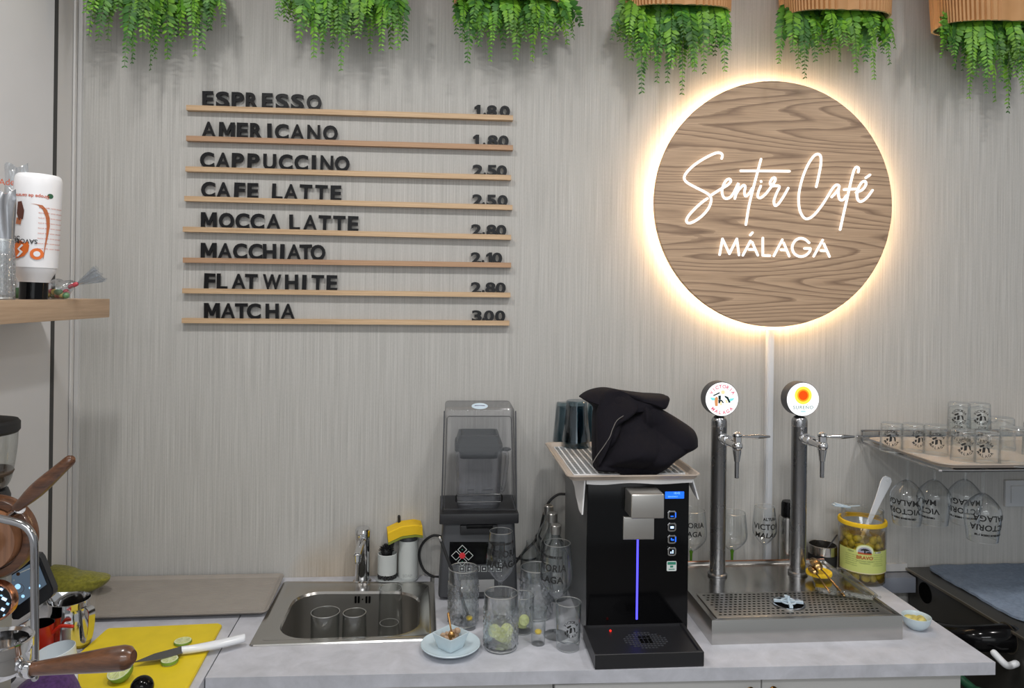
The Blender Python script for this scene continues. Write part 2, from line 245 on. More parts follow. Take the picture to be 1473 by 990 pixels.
# ------------------------------------------------------------------ geometry
class G:
    def __init__(s): s.bm = bmesh.new(); s.mi = 0
    def m(s, i): s.mi = i; return s
    def _fin(s, faces):
        for f in faces: f.material_index = s.mi
    def face(s, co):
        f = s.bm.faces.new([s.bm.verts.new(c) for c in co]); s._fin([f]); return s
    def grid(s, rows, closed_u=False, closed_v=False):
        bm = s.bm; V = [[bm.verts.new(c) for c in r] for r in rows]; nu, nv = len(V), len(V[0]); fs = []
        for i in range(nu if closed_u else nu - 1):
            for j in range(nv if closed_v else nv - 1):
                q = [V[i][j], V[i][(j + 1) % nv], V[(i + 1) % nu][(j + 1) % nv], V[(i + 1) % nu][j]]
                fs.append(bm.faces.new(q))
        s._fin(fs); return V
    def cap(s, ring, flip=False):
        try: f = s.bm.faces.new(list(reversed(ring)) if flip else ring); s._fin([f])
        except ValueError: pass
    def hexa(s, c, bevel=0, seg=2):
        """c: eight corners, bottom four counter-clockwise from above, then top four"""
        bm = s.bm; v = [bm.verts.new(p) for p in c]
        fs = [bm.faces.new([v[i] for i in q]) for q in ((3, 2, 1, 0), (4, 5, 6, 7), (0, 1, 5, 4), (1, 2, 6, 5), (2, 3, 7, 6), (3, 0, 4, 7))]
        s._fin(fs)
        if bevel:
            es = {e for f in fs for e in f.edges}
            r = bmesh.ops.bevel(bm, geom=list(es), offset=bevel, segments=seg, affect='EDGES', profile=.6); s._fin(r['faces'])
        return s
    def box(s, c, d, bevel=0, seg=2, rot=None):
        x, y, z = (k / 2 for k in d); q = [(-x, -y, -z), (x, -y, -z), (x, y, -z), (-x, y, -z), (-x, -y, z), (x, -y, z), (x, y, z), (-x, y, z)]
        mt = Euler(rot).to_matrix() if rot else Matrix.Identity(3); c = Vector(c)
        return s.hexa([c + mt @ Vector(p) for p in q], bevel, seg)
    def lathe(s, prof, seg=32, c=(0, 0, 0), rot=None, close=True):
        mt = Euler(rot).to_matrix() if rot else Matrix.Identity(3); c = Vector(c); rows = []
        rows = [[c + mt @ Vector((r * math.cos(2 * PI * j / seg), r * math.sin(2 * PI * j / seg), z)) for j in range(seg)] for r, z in prof]
        V = s.grid(rows, closed_v=True)
        if close: s.cap(V[0], True); s.cap(V[-1])
        return s
    def cyl(s, p0, p1, r0, r1=None, seg=20, bevel=0):
        r1 = r0 if r1 is None else r1; p0, p1 = Vector(p0), Vector(p1); d = p1 - p0; L = d.length; q = d.to_track_quat('Z', 'Y').to_matrix()
        b = bevel; pr = [(r0 - b, 0), (r0, b), (r1, L - b), (r1 - b, L)] if b else [(r0, 0), (r1, L)]
        rows = [[p0 + q @ Vector((r * math.cos(2 * PI * j / seg), r * math.sin(2 * PI * j / seg), z)) for j in range(seg)] for r, z in pr]
        V = s.grid(rows, closed_v=True); s.cap(V[0], True); s.cap(V[-1]); return s
    def tube(s, pts, r, seg=10, closed=False, round_ends=True):
        pts = [Vector(p) for p in pts]; n = len(pts); rad = r if isinstance(r, (list, tuple)) else [r] * n; rows = []
        t0 = (pts[1] - pts[0]).normalized(); up = Vector((0, 0, 1)) if abs(t0.z) < .9 else Vector((1, 0, 0)); nrm = (up - t0 * up.dot(t0)).normalized()
        for i, p in enumerate(pts):
            a = pts[i - 1] if (i or closed) else p; b = pts[(i + 1) % n] if (i < n - 1 or closed) else p
            t = (b - a).normalized(); nrm = (nrm - t * nrm.dot(t)); nrm = nrm.normalized() if nrm.length > 1e-6 else t.orthogonal().normalized(); bi = t.cross(nrm)
            if round_ends and not closed and i in (0, n - 1):
                sg = -1 if i == 0 else 1
                fr = [(math.sin(k * PI / 6) , math.cos(k * PI / 6)) for k in (0, 1, 2)]
                if i == 0: fr = fr[::-1]
                for sn, cs in fr: rows.append([p + t * sg * sn * rad[i] + (nrm * math.cos(2 * PI * j / seg) + bi * math.sin(2 * PI * j / seg)) * rad[i] * cs for j in range(seg)])
            else: rows.append([p + (nrm * math.cos(2 * PI * j / seg) + bi * math.sin(2 * PI * j / seg)) * rad[i] for j in range(seg)])
        V = s.grid(rows, closed_u=closed, closed_v=True)
        if not closed: s.cap(V[0], True); s.cap(V[-1])
        return s
    def prism(s, poly, h, fr=None, bevel=0):
        """poly in a local (u,v) plane, extruded along w; fr = (origin, u, v, w)"""
        o, u, v, w_ = fr or ((0, 0, 0), (1, 0, 0), (0, 1, 0), (0, 0, 1)); o, u, v, w_ = map(Vector, (o, u, v, w_)); bm = s.bm
        a = [bm.verts.new(o + u * p[0] + v * p[1]) for p in poly]; b = [bm.verts.new(o + u * p[0] + v * p[1] + w_ * h) for p in poly]; n = len(poly)
        fs = [bm.faces.new(a[::-1]), bm.faces.new(b)] + [bm.faces.new((a[i], a[(i + 1) % n], b[(i + 1) % n], b[i])) for i in range(n)]; s._fin(fs)
        if bevel:
            es = list(fs[0].edges) + list(fs[1].edges); r = bmesh.ops.bevel(bm, geom=es, offset=bevel, segments=2, affect='EDGES'); s._fin(r['faces'])
        return s
    def ball(s, c, r, sc=(1, 1, 1), rot=None, u=16, v=10):
        mt = Euler(rot).to_matrix() if rot else Matrix.Identity(3); c = Vector(c)
        rows = [[c + mt @ Vector((r * sc[0] * math.sin(PI * i / v) * math.cos(2 * PI * j / u), r * sc[1] * math.sin(PI * i / v) * math.sin(2 * PI * j / u), -r * sc[2] * math.cos(PI * i / v))) for j in range(u)] for i in range(v + 1)]
        s.grid(rows, closed_v=True); bmesh.ops.remove_doubles(s.bm, verts=s.bm.verts, dist=1e-6); return s
    def text(s, txt, size, fr, bold=0, depth=0, fn=None, cx=True, cy=False, wid=None, spacing=1):
        """flat or extruded lettering; fr=(origin,u,v,w); fn maps (x,y,z) of the flat lettering to a point"""
        cu = bpy.data.curves.new('t', 'FONT'); cu.body = txt; cu.size = size; cu.offset = bold; cu.extrude = depth; cu.space_character = spacing; cu.resolution_u = 4
        ob = bpy.data.objects.new('t', cu); col.objects.link(ob); dg = bpy.context.evaluated_depsgraph_get(); me = bpy.data.meshes.new_from_object(ob.evaluated_get(dg))
        bpy.data.objects.remove(ob); bpy.data.curves.remove(cu)
        if not me.vertices: return s
        xs = [v.co.x for v in me.vertices]; ys = [v.co.y for v in me.vertices]; x0 = (min(xs) + max(xs)) / 2 if cx else 0; y0 = (min(ys) + max(ys)) / 2 if cy else 0
        k = wid / (max(xs) - min(xs)) if wid else 1
        if not fn: o, u, v, w_ = map(Vector, fr); fn = lambda x, y, z: o + u * x + v * y + w_ * z
        vs = [s.bm.verts.new(fn((p.co.x - x0) * k, p.co.y - y0, p.co.z)) for p in me.vertices]; fs = []
        for p in me.polygons:
            try: fs.append(s.bm.faces.new([vs[i] for i in p.vertices]))
            except ValueError: pass
        s._fin(fs); bpy.data.meshes.remove(me); return s
    def mesh(s, name, mats, ang=35):
        bmesh.ops.recalc_face_normals(s.bm, faces=s.bm.faces)
        me = bpy.data.meshes.new(name); s.bm.to_mesh(me); s.bm.free()
        for k in (mats if isinstance(mats, (list, tuple)) else [mats]): me.materials.append(M[k])
        for p in me.polygons: p.use_smooth = True
        me.set_sharp_from_angle(angle=math.radians(ang)); return me
def props(o, label=None, cat=None, group=None, kind=None):
    for k, v in (('label', label), ('category', cat), ('group', group), ('kind', kind)):
        if v: o[k] = v
    return o
def origin(o):
    v = Vector(o.location)
    while o.parent: o = o.parent; v += o.location
    return v
def add(name, me, parent=None, loc=(0, 0, 0), rot=(0, 0, 0)):
    o = bpy.data.objects.new(name, me); col.objects.link(o); o.parent = parent; o.location = loc; o.rotation_euler = rot; return o
def thing(name, loc, label, cat, group=None, rot=(0, 0, 0)): return props(add(name, None, None, loc, rot), label, cat, group)
def part(name, g, mats, parent, label=None, world=True, ang=35):
    """a child mesh; world=True: its shape was given in scene coordinates"""
    if world: g.bm.transform(Matrix.Translation(-origin(parent)))
    o = add(name, g.mesh(name, mats, ang), parent); return props(o, label)
def solo(name, g, mats, label=None, cat=None, group=None, kind=None, ang=35):
    vs = [v.co for v in g.bm.verts]; lo = Vector([min(v[i] for v in vs) for i in range(3)]); hi = Vector([max(v[i] for v in vs) for i in range(3)])
    c = Vector(((lo.x + hi.x) / 2, (lo.y + hi.y) / 2, lo.z)); g.bm.transform(Matrix.Translation(-c))
    return props(add(name, g.mesh(name, mats, ang), None, c), label, cat, group, kind)
def struct(name, g, mats): return props(add(name, g.mesh(name, mats)), kind='structure')
def spline(pts, n=8, closed=False):
    pts = [Vector(p) for p in pts]; out = []; N = len(pts)
    for i in range(N if closed else N - 1):
        p1, p2 = pts[i], pts[(i + 1) % N]; p0 = pts[i - 1] if (i or closed) else p1 * 2 - p2; p3 = pts[(i + 2) % N] if (i + 2 < N or closed) else p2 * 2 - p1
        for k in range(n):
            t = k / n; out.append(.5 * ((2 * p1) + (p2 - p0) * t + (2 * p0 - 5 * p1 + 4 * p2 - p3) * t * t + (3 * p1 - p0 - 3 * p2 + p3) * t ** 3))
    if not closed: out.append(pts[-1])
    return out
def rrect(w_, h, r, n=6):
    out = []
    for cx, cy, a in ((w_ / 2 - r, h / 2 - r, 0), (-w_ / 2 + r, h / 2 - r, 90), (-w_ / 2 + r, -h / 2 + r, 180), (w_ / 2 - r, -h / 2 + r, 270)):
        for k in range(n + 1): t = math.radians(a + 90 * k / n); out.append((cx + r * math.cos(t), cy + r * math.sin(t)))
    return out
X, Y, Z = Vector((1, 0, 0)), Vector((0, 1, 0)), Vector((0, 0, 1))

# ------------------------------------------------------------------ the room
XL = P(112, 425, 0).x; XR = 2.6; YF = -4.4; H = 3.15
struct('floor', G().box(((XL + XR) / 2, YF / 2, -.05), (XR - XL + .6, -YF + .6, .1)), 'floor_tile')
struct('ceiling', G().box(((XL + XR) / 2, YF / 2, H + .05), (XR - XL + .6, -YF + .6, .1)), 'ceiling_paint')
struct('wall_back', G().box(((XL + XR) / 2, .05, H / 2), (XR - XL + .4, .1, H)), 'wallpaper')
ys = P(75, 425, 0); # panel joint on the side wall
d = ray(74, 425); yj = CAM.y + d.y * (XL / d.x)
struct('wall_left', G().box((XL - .06, (yj - .0025 + YF) / 2, H / 2), (.12, -YF + yj - .0025, H)), 'white_panel')
struct('trim_1', G().box((XL - .065, (yj + .0025) / 2, H / 2), (.12, -yj - .0025, H)), 'trim_white')
struct('trim_2', G().box((XL - .053, yj, H / 2), (.1, .05, H)), 'dark_gap')
struct('trim_3', G().box((XL + .003, -.006, H / 2), (.012, .012, H)), 'trim_white')
struct('trim_4', G().box((XL + .0, -.033, H / 2), (.006, .012, H)), 'trim_white')
struct('trim_5', G().box(((XL + XR) / 2, -.12, 2.93), (XR - XL, .24, .05)).box(((XL + XR) / 2, -.23, 3.05), (XR - XL, .02, .2)), 'ceiling_paint')

# ------------------------------------------------------------------ menu rails and letters
ZR = lambda x, y: P(240 + x / 2.675, 110 + y / 2.675, -.02)
rows = [
 ('ESPRESSO', [155, 212, 270, 325, 384, 442, 500, 565], '1.80', [1195, 1224, 1252, 1302], (75, 110, 1332, 150), 'topmost menu rail'),
 ('AMERICANO', [158, 227, 287, 342, 393, 440, 500, 563, 628], '1.80', [1190, 1222, 1254, 1297], (75, 228, 1332, 265), 'second menu rail from the top'),
 ('CAPPUCCINO', [152, 212, 270, 330, 393, 455, 515, 564, 613, 673], '2.50', [1197, 1224, 1252, 1290], (72, 346, 1325, 380), 'third menu rail from the top'),
 ('CAFE LATTE', [155, 215, 276, 328, 0, 422, 475, 532, 592, 649], '2.50', [1195, 1220, 1250, 1293], (68, 460, 1330, 495), 'fourth menu rail from the top'),
 ('MOCCA LATTE', [158, 226, 287, 345, 408, 0, 490, 549, 605, 662, 715], '2.80', [1192, 1220, 1250, 1288], (62, 578, 1325, 610), 'fourth menu rail from the bottom'),
 ('MACCHIATO', [157, 220, 279, 338, 393, 441, 487, 533, 580], '2.10', [1190, 1217, 1241, 1272], (62, 697, 1325, 717), 'third menu rail from the bottom'),
 ('FLAT WHITE', [160, 209, 273, 321, 0, 401, 478, 526, 578, 633], '2.80', [1190, 1218, 1246, 1285], (60, 815, 1322, 832), 'second menu rail from the bottom'),
 ('MATCHA', [170, 232, 284, 332, 403, 463], '3.00', [1193, 1219, 1240, 1283], (58, 930, 1318, 940), 'bottom menu rail')]
ORD = ['first', 'second', 'third', 'fourth', 'fifth']
U_ = [(0, 0), (.024, 0), (.024, .0155), (.021, .0155), (.021, .0105), (.003, .0105), (.003, .0155), (0, .0155)]
fontcache = {}
SHAPES = {'M': [(0, 0), (0, 1), (.25, 1), (.475, .46), (.70, 1), (.95, 1), (.95, 0), (.73, 0), (.73, .60), (.555, .2), (.395, .2), (.22, .60), (.22, 0)], '1': [(.18, 0), (.18, .68), (0, .60), (0, .79), (.22, 1), (.42, 1), (.42, 0)]}
GW = dict(E=38, S=46, P=42, R=44, O=52, A=50, M=54, I=15, C=48, N=45, U=45, F=37, L=37, T=44, H=46, W=64); GW.update({'1': 22, '8': 37, '0': 37, '2': 38, '5': 36, '3': 36})
def letter_mesh(ch, cap):
    k = (ch, cap)
    if k not in fontcache:
        g = G()
        if ch in SHAPES: g.prism([(x * cap, z * cap) for x, z in SHAPES[ch]], .006, ((0, .003, 0), (1, 0, 0), (0, 0, 1), (0, -1, 0)))
        else: g.text(ch, cap, ((0, 0, 0), (1, 0, 0), (0, 0, 1), (0, -1, 0)), bold=cap * (.012 if ch in 'A' else .022 if ch in 'NW' else .034), depth=.003)
        xs_ = [v.co.x for v in g.bm.verts]; zs_ = [v.co.z for v in g.bm.verts]; hz = max(zs_) - min(zs_); wx = max(xs_) - min(xs_)
        for v in g.bm.verts: v.co.x -= (max(xs_) + min(xs_)) / 2
        if ch == '.':
            for v in g.bm.verts: v.co = (v.co.x * 1.3, v.co.y, (v.co.z - min(zs_)) * 1.7)
        else:
            kx = cap * GW.get(ch, 46) / 57 / wx; kz = cap / hz
            if ch.isdigit(): kx *= 57 / 41
            for v in g.bm.verts: v.co = (v.co.x * kx, v.co.y, (v.co.z - min(zs_)) * kz)
        fontcache[k] = g.mesh('letter', 'black_letter')
    return fontcache[k]
for word, xs, price, pxs, (lx, ly, rx, ry), where in rows:
    wood_n = 'reddish_pine' if word in ('AMERICANO', 'MACCHIATO') else 'pine'
    A, B = ZR(lx, ly), ZR(rx, ry); u = (B - A); L = u.length; u.normalize(); v = Y.cross(u) * -1; v = u.cross(Y) ; v = v if v.z > 0 else -v
    g = G(); g.prism([(a, b - .0155) for a, b in U_], L, (A + Vector((0, -.002, 0)), (0, 1, 0), v, u)); 
    # the profile runs from the lip (front) to the wall
    solo('letter_rail', g, wood_n, f'thin {"reddish" if wood_n != "pine" else "pale"} wooden letter rail carrying the word {word}, {where}', 'menu rail', 'letter rails on the wall')
    sl = u.z / u.x
    for txt, cx_, capz in ((word, xs, 62), (price, pxs, 45)):
        cap = round(capz / 2.675 * mpp(A), 4); seen = {}
        for ch, zx in zip(txt, cx_):
            if ch == ' ': continue
            n = seen.get(ch, 0); seen[ch] = n + 1; many = txt.count(ch) > 1
            nm = 'full stop' if ch == '.' else (f'numeral {ch}' if ch.isdigit() else f'letter {ch}')
            pos = (ORD[n] + ' ') if many else ''
            lab = f'{pos}black {nm} of the menu word {txt}'
            if txt is price: lab = f'{pos}black {nm} of the price on the rail of {word}'
            x = ZR(zx, ly).x; base = A + u * ((x - A.x) / u.x)
            kindn = 'menu_full_stop' if ch == '.' else ('menu_numeral' if ch.isdigit() else 'menu_letter')
            o = add(kindn, letter_mesh(ch, cap), None, base + v * (-.0025 if txt is word else -.004) + Vector((0, .009, 0)) , (math.radians(R.uniform(-2, 1)), -math.asin(u.z) + math.radians(R.uniform(-1.5, 1.5)), 0))
            props(o, lab, 'letter' if kindn == 'menu_letter' else 'numeral' if kindn == 'menu_numeral' else 'full stop', f'letters on the rail of {word}')

# ------------------------------------------------------------------ round sign
SY = -.055
c0 = P(1115, 293.5, SY); rad = 177 * mpp(c0)
sg = thing('illuminated_sign', (c0.x, SY, c0.z - rad), 'round wooden backlit wall sign with glowing white script lettering', 'sign')
pr = [(0.001, 0), (rad - .002, 0), (rad, .002), (rad, .016), (rad - .0015, .018), (.001, .018)]
gg = G().lathe(pr, 128, c0, (PI / 2, 0, 0)); gg.bm.transform(Matrix.Translation((0, .018, 0)))
part('disc', gg, 'sign_wood', sg)
ring = [c0 + Vector(((rad - .016) * math.cos(a), .030, (rad - .016) * math.sin(a))) for a in (2 * PI * k / 128 for k in range(128))]
part('light_strip', G().tube(ring, .006, 8, closed=True), 'halo', sg, 'warm white light strip glowing behind the disc rim')
gb = G().lathe([(rad - .05, 0), (rad - .045, .034), (rad - .05, .034), (rad - .055, 0)], 64, c0 + Vector((0, .052, 0)), (PI / 2, 0, 0), close=False)
part('spacer_ring', gb, 'white_plastic', sg)
Sx = lambda a: P(960 + a[0] / 4.603, 190 + a[1] / 4.603, SY - .007)
def strokes(name, lst, r, parent, matn, seg=8, sub=6):
    g = G()
    for st in lst: g.tube(spline([Sx(p) for p in st], sub) if len(st) > 2 else [Sx(st[0]), Sx(st[1])], r, seg)
    return part(name, g, matn, parent)
strokes('script_lettering', [
 [(360, 175), (364, 152), (348, 138), (315, 141), (250, 172), (180, 217), (130, 265), (112, 300), (125, 330), (180, 363), (240, 393), (278, 418), (290, 450), (275, 500), (235, 550), (185, 588), (145, 603), (126, 590), (140, 555), (185, 505), (230, 465), (265, 440)],
 [(290, 418), (350, 380), (400, 350), (420, 325), (410, 311), (388, 322), (368, 360), (362, 400), (375, 435), (402, 439), (432, 414), (470, 340), (462, 385), (447, 440)],
 [(447, 438), (458, 405), (485, 368), (507, 352), (516, 366), (510, 398), (517, 424), (537, 412), (562, 372)],
 [(620, 180), (598, 262), (568, 375), (540, 490), (520, 613)], [(486, 257), (650, 258), (808, 260)],
 [(618, 358), (602, 398), (599, 428), (616, 436), (646, 414), (676, 378), (712, 325), (712, 303), (695, 308), (680, 335), (690, 356), (715, 356), (742, 362), (722, 408), (706, 455), (713, 487), (736, 474), (770, 425), (800, 372)],
 [(620, 326), (621, 329)]], .0042, sg, 'neon')
strokes('script_lettering', [
 [(986, 362), (1000, 300), (1015, 220), (1015, 162), (994, 146), (964, 166), (924, 230), (890, 320), (870, 420), (875, 510), (900, 563), (930, 574), (970, 550), (1020, 490), (1062, 425), (1095, 372), (1120, 350), (1138, 362), (1116, 400), (1088, 430)],
 [(1138, 362), (1132, 400), (1140, 444), (1162, 450), (1184, 422)],
 [(1264, 265), (1266, 240), (1250, 233), (1234, 258), (1214, 335), (1190, 440), (1165, 550), (1144, 646)], [(1170, 381), (1250, 377)],
 [(1250, 400), (1290, 383), (1314, 350), (1309, 326), (1286, 335), (1263, 375), (1255, 420), (1266, 455), (1290, 458), (1325, 430), (1358, 386)], [(1314, 303), (1341, 284)]], .0042, sg, 'neon')
strokes('town_lettering', [[(346, 812), (365, 708)], [(365, 708), (411, 806)], [(411, 806), (460, 708)], [(460, 708), (474, 814)],
 [(500, 816), (550, 722)], [(562, 730), (599, 816)], [(542, 778), (574, 778)], [(549, 682), (563, 667)], [(632, 702), (632, 817)], [(632, 817), (678, 819)],
 [(705, 820), (761, 714)], [(770, 734), (807, 822)], [(752, 780), (784, 781)],
 [(938, 733), (910, 710), (875, 704), (842, 725), (826, 765), (841, 805), (876, 824), (915, 817), (943, 790), (946, 771)], [(946, 771), (908, 771)],
 [(969, 822), (1028, 716)], [(1036, 740), (1073, 824)], [(1016, 785), (1048, 786)]], .0042, sg, 'neon', sub=5)
# cable duct under the sign
a, b = P(1098, 474), P(1108, 845)
solo('cable_duct', G().box(((a.x + b.x) / 2, -.011, (a.z + b.z) / 2), (.022, .02, a.z - b.z), .002).box(((a.x + b.x) / 2, -.0225, (a.z + b.z) / 2), (.016, .003, a.z - b.z), .001), 'duct_white', 'white cable duct running down the wall below the round sign', 'cable duct')

# ------------------------------------------------------------------ planters and ferns
def frond(g, p0, p1, p2, n, ll, rr):
    pts = [p0 * (1 - t) ** 2 + p1 * 2 * t * (1 - t) + p2 * t * t for t in [k / 14 for k in range(15)]]
    g.m(0).tube(pts, [.0016 * (1 - .6 * k / 14) for k in range(15)], 4, round_ends=False)
    tone = rr.choice(((1, 1, 2), (2, 2, 1), (1, 3), (3, 3, 1), (1, 2, 3)))
    side = Vector((1, rr.uniform(-.7, .7), rr.uniform(-.2, .2))).normalized()
    for k in range(n):
        t = (k + .6) / n; p = p0 * (1 - t) ** 2 + p1 * 2 * t * (1 - t) + p2 * t * t
        tg = ((p1 - p0) * (1 - t) + (p2 - p1) * t).normalized(); s0 = (side - tg * side.dot(tg)).normalized(); up = tg.cross(s0)
        l = ll * (.7 + .3 * math.sin(PI * min(1, t + .15))) * (1 - .55 * max(0, t - .62) / .38) * rr.uniform(.85, 1.1) * 1.18
        for sg_ in (-1, 1):
            dr = (s0 * sg_ + tg * rr.uniform(.55, .95) + up * rr.uniform(-.35, .35)).normalized(); wd = dr.cross(up).normalized() * l * .22; dp = up * l * .12
            q = p + tg * rr.uniform(-.002, .002); g.m(rr.choice(tone))
            bm = g.bm; A = [bm.verts.new(c) for c in (q, q + dr * l * .35 + wd, q + dr * l * .75 + wd * .75 - dp, q + dr * l - dp * 1.5, q + dr * l * .75 - wd * .75 - dp, q + dr * l * .35 - wd, q + dr * l * .5 - dp * .2)]
            for f in ((0, 1, 6), (1, 2, 6), (2, 3, 6), (3, 4, 6), (4, 5, 6), (5, 0, 6)): g._fin([bm.faces.new([A[i] for i in f])])
ferns = [
 (142, 312, -26, [(123, 18), (128, 52), (141, 58), (155, 58), (179, 97), (190, 92), (216, 102), (241, 86), (262, 55), (280, 81), (291, 69), (322, 38), (303, 42), (223, 85), (205, 60), (250, 60)], 'above the left end of the menu', 'leftmost'),
 (412, 578, -12, [(398, 28), (430, 60), (451, 83), (463, 78), (490, 102), (499, 67), (532, 78), (548, 72), (562, 70), (573, 72), (583, 58), (478, 70), (515, 55)], 'above the middle of the menu', 'second from the left'),
 (655, 803, 9, [(656, 48), (672, 90), (665, 61), (705, 88), (742, 85), (766, 88), (784, 79), (816, 64), (825, 55), (836, 37), (690, 66), (724, 70), (755, 60)], 'above the menu prices', 'third from the left'),
 (901, 1046, 20, [(880, 57), (901, 82), (923, 134), (945, 119), (960, 119), (981, 137), (999, 103), (1013, 106), (1043, 103), (1050, 72), (930, 100), (972, 95), (1028, 80)], 'above the upper left edge of the round sign', 'fourth from the left'),
 (1129, 1273, 27, [(1120, 92), (1148, 99), (1158, 113), (1173, 89), (1209, 89), (1232, 105), (1258, 115), (1280, 93), (1288, 69), (1140, 75), (1245, 88), (1190, 76)], 'above the upper right edge of the round sign', 'fifth from the left'),
 (1349, 1512, 42, [(1354, 83), (1374, 100), (1394, 142), (1419, 135), (1432, 146), (1450, 162), (1472, 135), (1490, 120), (1510, 90), (1405, 110), (1440, 118), (1462, 110)], 'in the upper right corner', 'rightmost')]
for fi, (x0, x1, yr, tips, where, nth) in enumerate(ferns):
    yc = -.115; a, b = P(x0, yr, yc), P(x1, yr, yc); wd = (b - a).length; dp = .15; cc = (a + b) / 2; tilt = math.atan2(b.z - a.z, b.x - a.x)
    pl = thing('fern_planter', cc, f'{nth} ribbed tan planter, {where}', 'planter', 'ribbed planters along the top of the wall')
    pl.rotation_euler = (0, -tilt * .5, 0)
    def oval(k, r, z, amp=0):
        n = 256; out = []
        for i in range(n):
            t = 2 * PI * i / n; e = .62; cx_, sx_ = math.cos(t), math.sin(t)
            out.append(Vector((math.copysign(abs(cx_) ** e, cx_) * (wd / 2 - r) * k, math.copysign(abs(sx_) ** e, sx_) * (dp / 2 - r) * k, z)))
        if amp: out = [p + Vector((p.x / (wd / 2) * .6, p.y / (dp / 2), 0)).normalized() * (amp * (0 if i % 4 == 0 else 1)) for i, p in enumerate(out)]
        return out
    g = G(); g.grid([oval(.985, 0, 0, .006), oval(1.0, 0, .05, .006), oval(1.03, 0, .15, .006), oval(1.06, 0, .28, .006)], closed_v=True)
    g.m(1).grid([oval(1.0, .0035, 0), oval(1.04, .0035, .28)], closed_v=True)
    g.grid([oval(.985, 0, 0, .006), oval(1.0, .0035, 0)], closed_v=True); V = g.grid([oval(1.06, 0, .28, .0025), oval(1.04, .0035, .28)], closed_v=True)
    g.m(2).face(oval(1.0, .0035, .06))
    part('shell', g, ['kraft', 'kraft_inside', 'soil'], pl, world=False)
    fl = thing('hanging_fern', cc + Vector((0, 0, .01)), f'{nth} trailing green fern, {where}', 'fern', 'ferns hanging along the top of the wall')
    rr = random.Random(fi + 3)
    def put(tip, dy):
        t3 = P(tip[0], tip[1], yc + dy); fx = (t3.x - cc.x) / (wd / 2); bx = max(-.85, min(.85, fx * .85 + rr.uniform(-.12, .12)))
        p0 = Vector((cc.x + bx * wd / 2, yc + rr.uniform(-.5, .5) * dp / 2 * .8, cc.z + .045)); out = max(0, abs(fx) - .85)
        p1 = Vector((t3.x + (p0.x - t3.x) * .35, (p0.y + t3.y) / 2 - .012, max(p0.z - .02 - .01 * rr.random(), t3.z + .5 * (p0.z - t3.z) + .03 * out)))
        ln = (t3 - p0).length; g = G(); frond(g, p0, p1, t3, max(8, int(ln / .0078)), .027 * rr.uniform(.85, 1.15), rr)
        part('frond', g, ['stem_green', 'leaf_green', 'leaf_light', 'leaf_dark'], fl, ang=180)
    for t in tips: put(t, rr.uniform(-.075, .02))
    tops = sorted(tips)
    for k in range(34):
        f = (k + rr.random()) / 34; x = tips and min(t[0] for t in tips) * (1 - f) + max(t[0] for t in tips) * f; x = x * .94 + .06 * (x0 + x1) / 2
        near = [t[1] for t in tips if abs(t[0] - x) < 26] or [60]; yy = yr + (sum(near) / len(near) - yr) * rr.uniform(.35, .85)
        put((x, max(yy, yr + 18)), rr.uniform(-.085, .05))

# ------------------------------------------------------------------ worktops and cabinets
cFL, cFR = K(295, 975.5), K(1432, 953); cR = cFR.x; TH = .031
def yfront(x): return cFL.y + (cFR.y - cFL.y) * (x - cFL.x) / (cFR.x - cFL.x)
sBL, sBR, sFR, sFL = K(408, 838), K(625, 838.5), K(629, 921.5), K(357, 931)
def sq(u, v, z=0.0): return (sFL * (1 - u) + sFR * u) * (1 - v) + (sBL * (1 - u) + sBR * u) * v + Vector((0, 0, z))
g = G()
def slab(a, b, c_, d_): g.hexa([Vector((p[0], p[1], CT - TH)) for p in (a, b, c_, d_)] + [Vector((p[0], p[1], CT)) for p in (a, b, c_, d_)])
sm0, sm1 = K(341, 894), K(294, 976); xs_ = lambda y: sm0.x + (sm1.x - sm0.x) * (y - sm0.y) / (sm1.y - sm0.y)
i0, i1, i2, i3 = sq(.03, .03), sq(.97, .03), sq(.97, .97), sq(.03, .97)
slab((xs_(i0.y) + .002, i0.y), (i0.x, i0.y), (i3.x, i3.y), (xs_(i3.y) + .002, i3.y))
slab((xs_(cFL.y) + .002, yfront(cFL.x)), (i1.x, yfront(i1.x)), (i1.x, i1.y), (xs_(i0.y) + .002, i0.y))
slab((xs_(i3.y) + .002, i3.y), (i2.x, i2.y), (i2.x, -.001), (xs_(0) + .002, -.001))
slab((i1.x, yfront(i1.x)), (cR, yfront(cR)), (cR, -.001), (i1.x, -.001))
solo('worktop', g, 'counter', 'grey concrete look worktop with the sink, running along the back wall', 'worktop')
g = G(); g.hexa([Vector((x, y, z)) for z in (CT - TH, CT) for x, y in ((XL + .001, -1.9), (xs_(-1.9) - .001, -1.9), (xs_(0) - .001, -.001), (XL + .001, -.001))])
solo('worktop', g, 'counter', 'grey concrete look worktop at the left holding the yellow cutting board', 'worktop')
